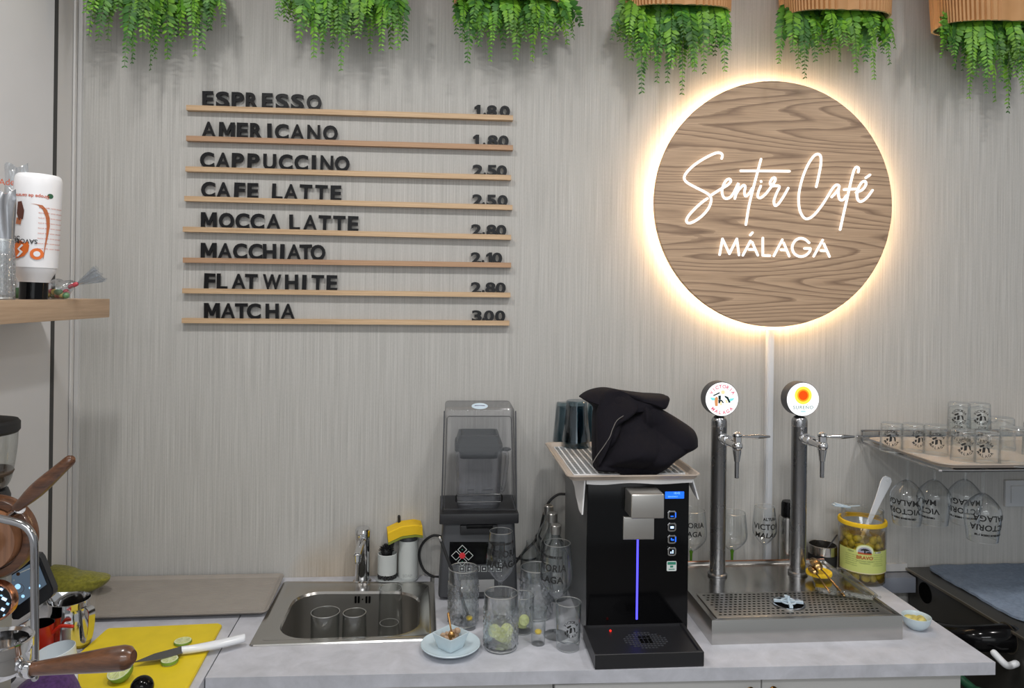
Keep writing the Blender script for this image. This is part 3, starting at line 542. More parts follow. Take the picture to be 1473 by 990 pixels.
def cabinet(xa, xb, doors, label, knobs=(), side_top=(.68, .68)):
    y0 = yfront((xa + xb) / 2) + .035; t = thing('base_cabinet', ((xa + xb) / 2, y0 / 2, 0), label, 'cabinet', 'base cabinets under the worktop')
    g = G(); ym = (y0 + .022) / 2 - .003; dy = -y0 - .032; g.box(((xa + xb) / 2, ym, .08), (xb - xa - .002, dy, .16)); g.box(((xa + xb) / 2, -.022, .34), (xb - xa - .002, .012, .68))
    for sx, top in ((xa + .010, side_top[0]), (xb - .010, side_top[1])): g.box((sx, ym, top / 2), (.018, dy, top))
    part('body', g, 'cabinet', t)
    n = len(doors) - 1
    for i in range(n):
        a, b = doors[i] + .0015, doors[i + 1] - .0015
        d_ = part('door', G().box(((a + b) / 2, y0 + .008, .475), (b - a, .018, .80), .0015), 'cabinet', t)
        if i < len(knobs) and knobs[i] is not None:
            kx = knobs[i]; g = G(); g.cyl((kx, y0 - .001, .845), (kx, y0 - .012, .845), .006, .006, 16).m(1).cyl((kx, y0 - .012, .845), (kx, y0 - .027, .845), .010, .0125, 20, .002).m(0).cyl((kx, y0, .845), (kx, y0 - .003, .845), .010, .010, 16)
            part('knob', g, ['bronze', 'black_plastic'], d_, 'dark round knob on a brass collar')
yc_ = yfront(.4) + .02
xk = lambda px: P(px, 985, yc_).x
cabinet(xk(300) + .01, xk(490), [xk(300) + .01, xk(490)], 'grey white base cabinet under the left part of the sink')
cabinet(xk(490), xk(798), [xk(490), xk(798)], 'grey white base cabinet under the sink and the used glasses')
cabinet(xk(798), xk(1385), [xk(798), xk(1097), xk(1385)], 'grey white double base cabinet under the drip tray with two knobs', (xk(1081), xk(1114)), (.888, .888))

# ------------------------------------------------------------------ sink, tap, washing-up things
def ringuv(u0, u1, v0, v1, ru, z, n=8):
    cu, cv = (u0 + u1) / 2, (v0 + v1) / 2; W_, H_ = (sFR - sFL).length, (sBL - sFL).length
    return [sq(cu + p[0] / W_, cv + p[1] / H_, z) for p in rrect((u1 - u0) * W_, (v1 - v0) * H_, ru, n)]
t = thing('sink', (sFL + sFR + sBL + sBR) / 4, 'stainless steel sink set into the worktop left of the blender', 'sink')
g = G(); o_ = (.115, .905, .085, .83)
rg = [ringuv(0, 1, 0, 1, .012, .0005), ringuv(.004, .996, .005, .995, .011, .004), ringuv(.03, .97, .04, .96, .015, .006), ringuv(.045, .955, .055, .945, .02, .0045), ringuv(.055, .945, .07, .93, .025, .001),
      ringuv(*o_, .085, .0005), ringuv(o_[0] + .008, o_[1] - .008, o_[2] + .01, o_[3] - .01, .083, -.006)]
g.grid(rg, closed_v=True)
part('rim', g, 'steel', t, world=True)
g = G(); q = (o_[0] + .008, o_[1] - .008, o_[2] + .01, o_[3] - .01)
rg = [ringuv(*q, .083, -.006), ringuv(q[0] + .01, q[1] - .01, q[2] + .012, q[3] - .012, .08, -.12), ringuv(q[0] + .03, q[1] - .03, q[2] + .04, q[3] - .04, .075, -.165), ringuv(q[0] + .08, q[1] - .08, q[2] + .12, q[3] - .12, .055, -.185), ringuv(q[0] + .2, q[1] - .2, q[2] + .25, q[3] - .25, .04, -.19)]
V = g.grid(rg, closed_v=True); g.cap(V[-1])
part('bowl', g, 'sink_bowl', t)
g = G()
for px in (511.5, 516, 527, 531.5): g.box(P(px, 863, sq(.5, o_[3]).y - .012) , (.0055, .006, .020), .002)
g.ball(P(521.5, 862.5, sq(.5, o_[3]).y - .012), .0022)
part('overflow_slots', g, 'hole_black', t)
SB = CT - .188
# tap
fb = K(521, 837); zt = P(521, 756, fb.y).z; t = thing('tap', fb, 'chrome cylindrical mixer tap behind the sink', 'tap'); r_ = .0225
part('body', G().lathe([(.001, 0), (.028, 0), (.028, .004), (r_, .008), (r_, zt - CT - .04), (r_ - .002, zt - CT - .038), (.001, zt - CT - .038)], 40, fb), 'chrome', t)
gl_ = G(); gl_.lathe([(.001, 0), (r_ + .001, 0), (r_ + .001, .024), (r_ - .003, .030), (.001, .031)], 40, fb + Z * (zt - CT - .037), (math.radians(6), 0, 0)); gl_.box(fb + Vector((-.004, -.03, zt - CT - .012)), (.014, .03, .006), .002, rot=(math.radians(25), 0, 0))
part('lever_cap', gl_, 'chrome', t)
zs = P(520, 797, fb.y - .1).z - CT
part('spout', G().cyl(fb + Vector((0, -.01, zs + .012)), fb + Vector((-.004, -.10, zs - .008)), .0125, .0115, 28, .002).cyl(fb + Vector((-.004, -.094, zs - .004)), fb + Vector((-.004, -.098, zs - .026)), .011, .010, 28, .002).m(1).cyl(fb + Vector((-.004, -.098, zs - .0255)), fb + Vector((-.004, -.0985, zs - .029)), .0075, .0075, 20), ['chrome', 'chrome_dark'], t)
# caddy
cb = K(571, 833.5); t = thing('washing_up_caddy', cb, 'pale grey washing-up caddy with soap bottle and brush cup beside the tap', 'caddy')
m_ = mpp(cb)
g = G(); g.prism([(x, y) for x, y in rrect(60 * m_, .066, .03)], .008, (cb, X, Y, Z), .002); part('base_tray', g, 'grey_plastic', t)
cc_ = cb + Vector(((557 - 571) * m_, -.004, 0)); z1 = P(557, 796, cc_.y).z - CT
part('brush_cup', G().lathe([(.026, .020), (.029, .022), (.0295, .03), (.0295, z1), (.0278, z1 + .001), (.027, z1), (.027, .023), (.001, .022)], 36, cc_), 'light_grey_plastic', t)
g = G(); rr = random.Random(5)
for k in range(70):
    a = 2 * PI * rr.random(); q = cc_ + Vector((.0265 * math.cos(a), .0265 * math.sin(a), .009 + .012 * rr.random())); g.ball(q, .004 * rr.uniform(.7, 1.2), u=6, v=4)
part('drain_bristles', g, 'black_rubber', t)
cs = cb + Vector(((586.5 - 571) * m_, .004, 0)); z2 = P(586, 776, cs.y).z - CT
part('soap_bottle', G().lathe([(.001, .006), (.0295, .007), (.0305, .012), (.0298, z2), (.001, z2)], 36, cs), 'light_grey_plastic', t)
part('collar', G().lathe([(.001, z2), (.0285, z2), (.029, z2 + .009), (.027, z2 + .013), (.001, z2 + .013)], 36, cs), 'charcoal', t)
part('pump_plate', G().lathe([(.001, z2 + .013), (.025, z2 + .013), (.025, z2 + .017), (.001, z2 + .018)], 36, cs), 'light_grey_plastic', t)
g = G(); g.text('SOAP', .012, (cs + Vector((0, -.0306, .016)), X, Z, -Y), depth=.0003); part('embossed_word', g, 'grey_plastic', t)
t = thing('dish_brush', cc_ + Z * .024, 'black dish brush standing bristles up in the pale cup', 'brush'); g = G()
for k in range(150):
    a = 2 * PI * rr.random(); e = rr.uniform(.1, 1.45); dr = Vector((math.cos(a) * math.cos(e), math.sin(a) * math.cos(e), math.sin(e))); b0 = cc_ + Vector((-.004, 0, z1 + .004)); g.tube([b0 + dr * .004, b0 + dr * rr.uniform(.019, .026)], .0012, 4)
g.ball(cc_ + Vector((-.004, 0, z1 + .004)), .015)
part('bristles', g, 'black_rubber', t)
ht = P(574, 743, cc_.y + .02)
part('handle', G().tube(spline([cc_ + Vector((.004, .004, .03)), cc_ + Vector((.014, .012, z1 + .02)), ht + Vector((-.001, 0, -.03)), ht], 8), .0045, 10), 'black_rubber', t)
# sponge
sc_ = cs + Vector((-.011, -.006, z2 + .0185)); t = thing('sponge', sc_, 'yellow sponge lying on top of the soap bottle', 'sponge')
def bent(z0, z1_, name, mt_):
    g = G(); rows = []
    for sgn, zz in ((0, z0), (1, z1_)):
        pass
    n = 14; L = .108; W2 = .030
    def pt(u, v, h): x = (u - .5) * L; zb = -.022 * max(0, -.1 - (u - .5)) * 4 * .4 - (.006 if u > .8 else 0) * (u - .8) * 5; return sc_ + Vector((x * .985, v * W2, zb + h + .0))
    q = lambda u: [pt(u, -1, z0), pt(u, -.95, z0 - .0005), pt(u, 1, z0 - .0005), pt(u, 1, z1_), pt(u, -.9, z1_), pt(u, -1, z1_ - .003)]
    V = g.grid([q(k / n) for k in range(n + 1)], closed_v=True); g.cap(V[0]); g.cap(V[-1])
    g.bm.transform(Matrix.Translation(sc_) @ Matrix.Rotation(math.radians(-4), 4, 'Y') @ Matrix.Rotation(math.radians(8), 4, 'Z') @ Matrix.Translation(-sc_)); return part(name, g, mt_, t)
bent(.004, .034, 'foam', 'sponge_yellow'); bent(-.004, .004, 'scouring_pad', 'sponge_green')

# ------------------------------------------------------------------ glassware
def wall(prof_out, th, base):
    """closed thin-walled profile from an outer (r,z) list"""
    inn = [(max(.001, r - th), z) for r, z in prof_out if z > base]
    return [(.001, 0)] + prof_out + [(inn[-1][0], prof_out[-1][1] + .0006)] + inn[::-1] + [(.001, base)]
def curve(pr, n=6): return [(p.x, p.y) for p in spline([(a, b, 0) for a, b in pr], n)]
def tumbler_mesh(r0, r1, h, th=.0018, base=.008, seg=40, m='clear_glass'):
    pr = [(r0 * .93, 0), (r0, .003)] + [(r0 + (r1 - r0) * k / 6, .003 + (h - .003) * k / 6) for k in range(1, 7)]
    g = G().lathe(wall(pr, th, base), seg, close=False); g.m(1)
    for rr_, zz in ((r1 - th / 2, h), (r0 * .95, .0025)): g.tube([Vector((rr_ * math.cos(2 * PI * j / 40), rr_ * math.sin(2 * PI * j / 40), zz)) for j in range(40)], .0010, 6, closed=True)
    return g
def cut_mesh(r, h):
    """tumbler with a raised diamond lattice below a smooth lip"""
    n = 96; rows = []
    zs_ = [0, .002, .005] + [.005 + (h * .76 - .005) * k / 44 for k in range(1, 45)] + [h * .79, h * .9, h - .0015, h]
    for z in zs_:
        row = []
        for j in range(n):
            a = 2 * PI * j / n; amp = 0
            if .008 < z < h * .76:
                u = j / n * 16; v = z / (2 * PI * r / 16) * .8; amp = .0042 * min(2 * abs(((u + v) % 1) - .5), 2 * abs(((u - v) % 1) - .5)) ** .8
            rr_ = (r * .93 if z == 0 else r) - .0022 + amp + (.001 if z > h * .76 else 0); row.append(Vector((rr_ * math.cos(a), rr_ * math.sin(a), z)))
        rows.append(row)
    for z in (h + .0006, h, .011): rows.append([Vector(((r - .0042) * math.cos(2 * PI * j / n), (r - .0042) * math.sin(2 * PI * j / n), z)) for j in range(n)])
    g = G(); V = g.grid(rows, closed_v=True); g.cap(V[0], True); g.cap(V[-1]); g.m(1).tube([Vector(((r - .0022) * math.cos(2 * PI * j / 48), (r - .0022) * math.sin(2 * PI * j / 48), h)) for j in range(48)], .0014, 6, closed=True); g.tube([Vector(((r - .004) * math.cos(2 * PI * j / 48), (r - .004) * math.sin(2 * PI * j / 48), .004)) for j in range(48)], .0016, 6, closed=True); return g
def wine_parts(hb, hs, rr_, rw, zr=.42, foot=.034):
    """bowl height, stem height, rim radius, widest radius"""
    pr = curve([(.005, hs), (rw * .45, hs + hb * .08), (rw * .88, hs + hb * .26), (rw, hs + hb * zr), (rr_ + (rw - rr_) * .55, hs + hb * .72), (rr_, hs + hb)], 5)
    inn = [(max(.001, r - .0012), z + (.003 if k < 3 else 0)) for k, (r, z) in enumerate(pr)]
    bowl = G().lathe(pr + inn[::-1], 40, close=False); bowl.m(1).tube([Vector(((rr_ - .0006) * math.cos(2 * PI * j / 40), (rr_ - .0006) * math.sin(2 * PI * j / 40), hs + hb)) for j in range(40)], .0007, 6, closed=True)
    stem = G().lathe([(.006, .006), (.0042, .016), (.0036, hs * .5), (.0045, hs - .008), (.007, hs + .002)], 16)
    ft = G().lathe([(.001, 0), (foot, 0), (foot, .0015), (foot * .5, .004), (.006, .008), (.001, .009)], 40)
    def rad(z):
        for (r0, z0), (r1, z1_) in zip(pr, pr[1:]):
            if z0 <= z <= z1_: return r0 + (r1 - r0) * (z - z0) / max(1e-6, z1_ - z0)
        return rr_
    return bowl, stem, ft, rad
def wrap(g, txt, size, z0, rad, ang, flip=False, bold=0, spacing=1.0):
    """lettering laid around a glass; ang = direction it faces"""
    def fn(x, y, z):
        zz = z0 + y; r = (rad(zz) if callable(rad) else rad) + .0006; a = ang + x / max(.01, r); return Vector((r * math.cos(a), r * math.sin(a), zz))
    return g.text(txt, size, None, bold=bold, fn=fn, spacing=spacing)
GC = {}
def cached(key, fn):
    if key not in GC: GC[key] = fn()
    return GC[key]
def towards_cam(p): return math.atan2(CAM.y - p[1], CAM.x - p[0])
def wine(p, hb, hs, rr_, rw, label, group, stem='clear_glass_thick', printed=None, face=0.0, name='wine_glass', flip=False, cat='wine glass', prsize=.021, bold=.0006, glassm='clear_glass'):
    bo, st, ft, rad = wine_parts(hb, hs, rr_, rw); t = thing(name, p, label, cat, group)
    b = part('bowl', bo, [glassm, 'glass_rim'], t, world=False); part('stem', st, stem, t, 'green stem' if stem == 'green_stem' else None, world=False); part('foot', ft, 'clear_glass_thick', t, world=False)
    if printed:
        g = G(); a = (towards_cam(p) if not flip else -towards_cam(p)) + face
        for txt, zf, s in printed: wrap(g, txt, s, hs + hb * zf, rad, a, bold=bold, spacing=1.05)
        part('printed_name', g, 'black_letter', b, 'black printed lettering', world=True) if False else None
        o = add('printed_name', g.mesh('printed_name', 'print_black'), b)
    if flip: t.rotation_euler = (PI, 0, 0); t.location = Vector(p) + Z * 0
    return t
VM = [('VICTORIA', .57, .024), ('MALAGA', .37, .024), ('CERVECEROS DESDE 1928', .80, .007)]
def gpos(px, py): return K(px, py)
def hgt(p, px, py): return P(px, py, p.y).z - p.z
UG = 'used glasses in front of the blender'
def lime(g, c, r, rot): g.lathe([(.001, 0), (r, 0), (r, .004), (.001, .004)], 24, c, rot)
# tall cut glass with straw spoon
def cutglass(px, py, wpx, ty, label):
    p = gpos(px, py); t = thing('cut_glass_tumbler', p, label, 'glass', UG); h = hgt(p, px, ty); part('glass', cut_mesh(wpx / 2 * mpp(p), h), ['cut_glass', 'glass_rim'], t, world=False); return p, h, t
p, h, t = cutglass(666, 897, 44, 817, 'tall cut glass with a black straw, left of the used glasses')
sp_ = thing('black_straw', p + Z * .012, 'black straw leaning in the leftmost cut glass', 'straw', None)
part('stick', G().tube([p + Vector((.016, 0, .016)), P(634, 777, p.y - .01)], .0042, 10).m(1).tube([P(634.5, 777.5, p.y - .01), P(632.5, 774, p.y - .01)], .0045, 10), ['black_rubber', 'steel'], sp_)
part('spoon_end', G().ball(p + Vector((.006, -.004, .018)), .014, (1, .8, .45)), 'black_gloss', sp_)
p, h, t = cutglass(720, 931, 50, 853, 'front cut glass tumbler with squeezed lime at the bottom')
g = G(); rr = random.Random(2)
for k in range(6): lime(g, p + Vector((rr.uniform(-.018, .018), rr.uniform(-.018, .018), .014 + .007 * k)), .016, (rr.uniform(.4, 2), rr.uniform(-1, 1), 0))
solo('lime_pieces', g, 'lime_flesh', 'squeezed lime pieces inside the front cut glass', 'lime')
p, h, t = cutglass(771, 886, 47, 816, 'cut glass tumbler at the back by the bottles, behind the wine glass')
p = gpos(751, 908); r_ = 17 * mpp(p)
t = thing('tumbler', p, 'small plain tumbler right behind the front cut glass', 'glass', UG); part('glass', tumbler_mesh(r_ * .9, r_, hgt(p, 751, 856)), ['clear_glass_thick', 'glass_rim'], t, world=False)
g = G(); lime(g, p + Vector((.004, -.002, .03)), .014, (1.2, .5, 0)); lime(g, p + Vector((-.002, .006, .014)), .014, (.3, .3, 0)); solo('lime_pieces', g, 'lime_flesh', 'lime slice inside the small tumbler behind the front cut glass', 'lime')
def shot(px, py, wpx, ty, label):
    p = gpos(px, py); m_ = mpp(p); h = hgt(p, px, ty); r0, r1 = wpx * .36 * m_, wpx / 2 * m_; t = thing('shot_glass', p, label, 'shot glass', 'shot glasses')
    pr = curve([(r0, 0), (r0 * 1.02, h * .25), (r0 * 1.1, h * .6), (r1, h)], 4); part('glass', G().lathe(wall(pr, .0018, h * .28), 32, close=False), 'clear_glass_thick', t, world=False)
    solo('lemon_piece', G().ball(p + Z * (h * .28 + .0055), .009, (1, 1, .6)), 'lemon_yellow', 'yellow lemon piece in the ' + label.split(' with ')[0], 'lemon')
shot(675, 904, 26, 861, 'left shot glass with a lemon piece, before the tall cut glass'); shot(774, 926, 27, 875, 'right shot glass with a lemon piece, beside the front cut glass')
p = gpos(719, 893); wine(p, hgt(p, 719, 764) - hgt(p, 719, 837), hgt(p, 719, 837), 16.5 * mpp(p), 21 * mpp(p), 'wine glass lettered in black before the blender controls', UG, printed=VM, face=.15)
p = gpos(800, 914); wine(p, hgt(p, 800, 781) - hgt(p, 800, 860), hgt(p, 800, 860), 19 * mpp(p), 23.5 * mpp(p), 'lettered wine glass standing close to the side of the black water dispenser', UG, printed=VM, face=-.75)
def ring_logo(g, r, zc, ang, s=1.0, flip=False):
    """round brewery mark: arched words around a dark figure patch"""
    def fn(x, y, z): a = ang + x / r; return Vector(((r + .0006) * math.cos(a), (r + .0006) * math.sin(a), zc + y))
    for k, ch in enumerate('VICTORIA'):
        th = math.radians(150 - 120 * k / 7); g.text(ch, .009 * s, None, bold=.0002, cy=True, fn=lambda x, y, z, th=th: fn(.018 * s * math.cos(th) + x * math.sin(th) + y * math.cos(th), .018 * s * math.sin(th) - x * math.cos(th) + y * math.sin(th), 0))
    for k, ch in enumerate('MALAGA'):
        th = math.radians(215 + 110 * k / 5); g.text(ch, .009 * s, None, bold=.0002, cy=True, fn=lambda x, y, z, th=th: fn(.018 * s * math.cos(th) - x * math.sin(th) - y * math.cos(th), .018 * s * math.sin(th) + x * math.cos(th) - y * math.sin(th), 0))
    for q in ([(-.012, .006), (-.002, .011), (0, .007), (-.009, .002)], [(-.004, .004), (.002, .004), (.001, -.008), (-.005, -.010)], [(.003, .005), (.010, .003), (.011, -.008), (.008, -.008), (.006, .001)], [(-.012, -.002), (-.007, -.001), (-.008, -.008), (-.012, -.008)]):
        g.face([fn(a * s, b * s, 0) for a, b in q])
    return g
p = gpos(817, 932); r_ = 18.5 * mpp(p); t = thing('tumbler', p, 'plain tumbler with a round printed mark, nearest the water dispenser tray', 'glass', UG)
b = part('glass', tumbler_mesh(r_ * .92, r_, hgt(p, 817, 866)), ['clear_glass_thick', 'glass_rim'], t, world=False); add('printed_mark', ring_logo(G(), r_ * .97, .06, towards_cam(p) + .25).mesh('printed_mark', 'print_black'), b)
# glasses in the sink
def sinkglass(px, ty, yy, kind, wpx, label):
    tp = P(px, ty, yy); h = min(.152, tp.z - SB - .002); b = Vector((tp.x, tp.y, SB + .001)); m_ = mpp(tp)
    if kind == 'wine': h = .185; return wine(b, h * .55, h * .45, wpx * .46 * m_, wpx * .52 * m_, label, 'glasses in the sink')
    t = thing('tumbler', b, label, 'glass', 'glasses in the sink')
    part('glass', tumbler_mesh((wpx + 8 if kind == 'up' else wpx - 2) / 2 * m_, wpx / 2 * m_, tp.z - SB), ['clear_glass_thick', 'glass_rim'], t, world=False)
sinkglass(468, 881, -.36, 'tum', 41, 'straight clear tumbler in the sink, left of three glasses'); sinkglass(510, 882, -.37, 'up', 33, 'clear glass widening to its foot in the middle of the sink')
b = Vector((P(560, 890, -.30).x, -.30, SB + .001)); wine(b, .095, .075, .026, .031, 'wine glass standing in the sink below the soap caddy', 'glasses in the sink')
b = Vector((P(562, 850, -.215).x, -.215, SB + .001)); t = thing('tumbler', b, 'tall clear glass at the back of the sink behind the wine glass', 'glass', 'glasses in the sink'); part('glass', tumbler_mesh(.038, .032, P(562, 846, -.215).z - SB), ['clear_glass', 'glass_rim'], t, world=False)

# ------------------------------------------------------------------ plate, sugar bowl
pc = K(648, 936); m_ = mpp(pc); t = thing('plate', pc, 'pale blue round plate near the front edge of the worktop', 'plate')
R_ = 43 * m_; part('dish', G().lathe([(.001, .001), (R_ * .55, 0), (R_ * .62, .003), (R_ * .95, .014), (R_, .018), (R_ * .985, .020), (R_ * .93, .0175), (R_ * .62, .008), (.001, .007)], 64), 'plate_blue', t, world=False)
bc = pc + Z * .0085; t = thing('sugar_bowl', bc, 'small pale square bowl of sugar lumps set cornerwise on the plate', 'bowl')
a = 33 * m_; g = G(); dia = lambda k, z: [bc + Vector((k * a * c, k * a * s_, z)) for c, s_ in ((0, -1), (1, 0), (0, 1), (-1, 0))] if False else [bc + Vector((p_[0], p_[1], z)) for p_ in [(x * .7071 - y * .7071, x * .7071 + y * .7071) for x, y in rrect(k * a * 1.18, k * a * 1.18, .006, 4)]]
V = g.grid([dia(.70, 0), dia(.72, .002), dia(1.0, .035), dia(1.0, .037), dia(.93, .037), dia(.66, .006)], closed_v=True); g.cap(V[0]); g.cap(V[-1])
part('bowl', g, 'plate_blue', t); rr = random.Random(8)
lump = G().box((0, 0, 0), (.0135, .012, .010), .003).mesh('sugar_lump', 'sugar')
for k, (x, y, z) in enumerate([(-.016, -.002, .015), (0, -.012, .015), (.016, .0, .015), (0, .014, .015), (-.010, -.010, .0275), (.006, -.009, .027), (.014, .008, .028), (-.008, .009, .0275), (.003, .002, .037), (.017, .005, .039), (-.018, .004, .028)]):
    props(add('sugar_lump', lump, None, bc + Vector((x, y, z)), (rr.uniform(-.3, .3), rr.uniform(-.3, .3), rr.uniform(0, 3))), 'brown sugar lump in the small square bowl', 'sugar lump', 'sugar lumps in the square bowl')
t = thing('dessert_spoon', bc + Vector((0, -.006, .03)), 'gold spoon standing upright in the sugar bowl', 'spoon')
a0 = bc + Vector((.002, -.012, .040)); a1 = P(645, 883, bc.y); part('handle', G().tube([a0, a0 * .6 + a1 * .4, a1], [.0016, .0024, .0034], 10), 'gold', t); part('bowl', G().ball(a0 - Z * .006, .009, (1, .5, 1.2)), 'gold', t)

# ------------------------------------------------------------------ blender
BY = -.205
q = lambda px, py, y=BY: P(px, py, y)
bo = K(688, 868); bo = Vector((q(688, 860).x, -.115, CT)); t = thing('bar_blender', bo, 'black bar blender with a smoky clear sound hood, left of the bottles', 'blender')
xb0, xb1 = q(630, 860).x, q(745, 860).x; xt0, xt1 = q(637, 760).x, q(741, 760).x; zc0, zc1 = q(690, 753).z, q(690, 738).z
g = G(); g.hexa([Vector(v) for v in ((xb0, BY, CT + .006), (xb1, BY, CT + .006), (xb1, -.02, CT + .006), (xb0, -.02, CT + .006), (xt0, BY + .012, zc0), (xt1, BY + .012, zc0), (xt1, -.03, zc0), (xt0, -.03, zc0))], .012, 3)
for sx in (-.085, .085):
    for yy in (-.18, -.05): g.cyl((bo.x + sx, yy, CT), (bo.x + sx, yy, CT + .01), .012, .012, 16)
part('motor_base', g, 'charcoal', t)
g = G(); g.box(((q(632, 745).x + q(746, 745).x) / 2, -.112, (zc0 + zc1) / 2), (q(746, 745).x - q(632, 745).x, .205, zc1 - zc0), .004); part('collar', g, 'black_plastic', t)
g = G(); g.box(((q(662, 763).x + q(716, 763).x) / 2, BY + .006, q(690, 763).z), (q(716, 763).x - q(662, 763).x, .012, .028), .004).m(1).box((q(690, 758).x, BY + .0, q(690, 758).z), (.078, .006, .010), .002)
part('jar_seat', g, ['black_plastic', 'black_gloss'], t)
tl = math.radians(-4); fy = lambda py: BY + .012 * (873 - py) / 120 - .0015
pts = [(647, 781), (726, 781), (729, 833), (645, 833)]
g = G(); g.prism([(q(a, b).x - bo.x, q(a, b).z - CT) for a, b in pts], .004, (Vector((bo.x, fy(805) + .004, CT)), X, Z, -Y), .001)
pn = part('control_panel', g, 'black_gloss', t)
def dia(px, py, r, inn):
    c = q(px, py, fy(805) - .0012); out = []
    return [c + Vector((r * cx_, 0, r * sz)) for cx_, sz in ((1, 0), (0, 1), (-1, 0), (0, -1))]
g = G(); mm = mpp(bo)
def frame(g, c, r, w_, ang0, n=4):
    for k in range(n):
        a0, a1 = ang0 + 2 * PI * k / n, ang0 + 2 * PI * (k + 1) / n; e = lambda a, rr_: c + Vector((rr_ * math.cos(a), 0, rr_ * math.sin(a)))
        g.face([e(a0, r), e(a1, r), e(a1, r - w_), e(a0, r - w_)])
for dx, dy in ((0, -8.5), (0, 8.5), (-9, 0), (9, 0)): frame(g, q(665 + dx, 799.5 + dy, fy(805) - .0013), 6.6 * mm, .0017, 0)
for k in range(6): frame(g, q(664.5 + 10.6 * k, 818.5, fy(805) - .0013), 5.6 * mm, .0012, PI / 4)
for k in range(6): g.box(q(664.5 + 10.6 * k, 818.5, fy(805) - .0013), (.005, .0005, .004))
g.m(1).lathe([(.001, 0), (4.2 * mm, 0), (4 * mm, .002), (.001, .0022)], 20, q(665, 799.5, fy(805) - .001), (PI / 2, 0, 0))
for dx, dy in ((0, -8.5), (0, 8.5)): g.m(2).box(q(665 + dx, 799.5 + dy, fy(805) - .0013), (.003, .0006, .002))
part('button_marks', g, ['print_grey', 'red_button', 'label_green'], pn) if False else part('buttons', g, ['label_white', 'red_button', 'label_green'], t, 'red and grey buttons')
g = G(); g.box(q(687, 843, BY - .001), (46 * mm, .002, 17 * mm), .0008); part('rating_plate', g, 'print_grey', t)
# sound hood
h0, h1, h2, h3 = q(635, 738), q(744, 738), q(740, 586, BY + .02), q(640, 586, BY + .02)
g = G(); g.hexa([Vector(v) for v in ((h0.x, BY - .003, zc1), (h1.x, BY - .003, zc1), (h1.x, -.015, zc1), (h0.x, -.015, zc1), (h3.x, BY + .02, h3.z), (h2.x, BY + .02, h2.z), (h2.x, -.035, h2.z), (h3.x, -.035, h3.z))], .012, 3)
bmesh.ops.delete(g.bm, geom=[f for f in g.bm.faces if f.calc_center_median().z < zc1 + .004 and abs(f.normal.z) > .9], context='FACES')
hood = part('sound_hood', g, 'smoke_plastic', t, 'smoky clear hood')
yh = lambda py: BY - .004 + .023 * (738 - py) / 152
g = G(); pts = [q(643, 599, yh(599)), q(735.5, 599, yh(599)), q(740, 733, yh(733)), q(639, 733, yh(733))]
g.tube(spline([pts[0] + Vector((.006, 0, 0)), pts[1] - Vector((.006, 0, 0)), pts[1] - Vector((0, 0, .006)), pts[2], pts[3], pts[0] - Vector((0, 0, .006))], 1, True), .0011, 6, closed=True)
part('door_seam', g, 'charcoal', hood)
g = G(); g.box(((h0.x + h3.x) / 2 - .0005, yh(660), (h0.z + h3.z) / 2), (.004, .006, h3.z - h0.z - .02), .0015, rot=(math.radians(-4.5), math.radians(.9), 0)).box(((h1.x + h2.x) / 2 + .0005, yh(660), (h1.z + h2.z) / 2), (.004, .006, h2.z - h1.z - .02), .0015, rot=(math.radians(-4.5), math.radians(-.9), 0)); part('corner_posts', g, 'charcoal', hood)
g = G(); a, b = q(656, 717, yh(717)), q(722, 717, yh(717)); pl_ = [(x, z) for x, z in rrect((b - a).length, .0205, .005)]; cpt = (a + b) / 2
g.tube([cpt + Vector((x, -.001, z)) for x, z in pl_], .0022, 8, closed=True); part('handle_slot', g, 'black_gloss', hood)
g = G(); c = q(690, 584, BY + .03); g.lathe([(.001, 0), (.024, 0), (.024, .002), (.001, .004)], 24, c + Vector((0, -.004, 0)), (math.radians(60), 0, 0)); g.bm.transform(Matrix.Translation(c) @ Matrix.Diagonal((1, 1, .35, 1)) @ Matrix.Translation(-c))
g.m(1).box(c + Vector((0, -.006, .001)), (.03, .001, .0025)); part('badge', g, ['rinser_blue', 'cloth_purple'], hood)
# jug inside
jy = -.115; J = lambda px, py: P(px, py, jy)
g = G(); ja, jb = J(657, 735), J(718, 735); jc, jd = J(721, 645), J(655, 645); w0, w1 = (jb.x - ja.x) / 2, (jc.x - jd.x) / 2; jx = (jd.x + jc.x) / 2
sqr = lambda w_, z: [Vector((jx + x, jy + y, z)) for x, y in rrect(2 * w_, min(.12, 2 * w_), .014, 5)]
V = g.grid([sqr(w0 * .93, zc1 + .004), sqr(w0, zc1 + .012), sqr(w1, jd.z), sqr(w1 - .003, jd.z), sqr(w0 - .003, zc1 + .014)], closed_v=True); g.cap(V[0]); g.cap(V[-1])
jug = part('jug', g, 'jug_plastic', t)
g = G(); g.tube(spline([(jx + w1 - .004, jy - .0, jd.z - .012), (jx + w1 + .017, jy, jd.z - .016), (jx + w1 + .015, jy, jd.z - .07), (jx + w0 + .011, jy, J(1, 712).z), (jx + w0 - .002, jy, J(1, 705).z)], 6), .006, 10); part('jug_handle', g, 'jug_plastic', jug)
g = G(); tk = [(662 + 3 * (k % 3), 688 + 9 * k) for k in range(5)]
for k, (a_, b_) in enumerate(((676, 697), (700, 697), (684, 703), (684, 709), (690, 727), (700, 706))): g.box(J(a_, b_) + Vector((0, -w0 * .98 - .001, 0)), (.02 + .01 * (k % 2), .0004, .0018))
part('scale_marks', g, 'charcoal', jug)
g = G(); lz = J(690, 644).z; lt = J(690, 622).z
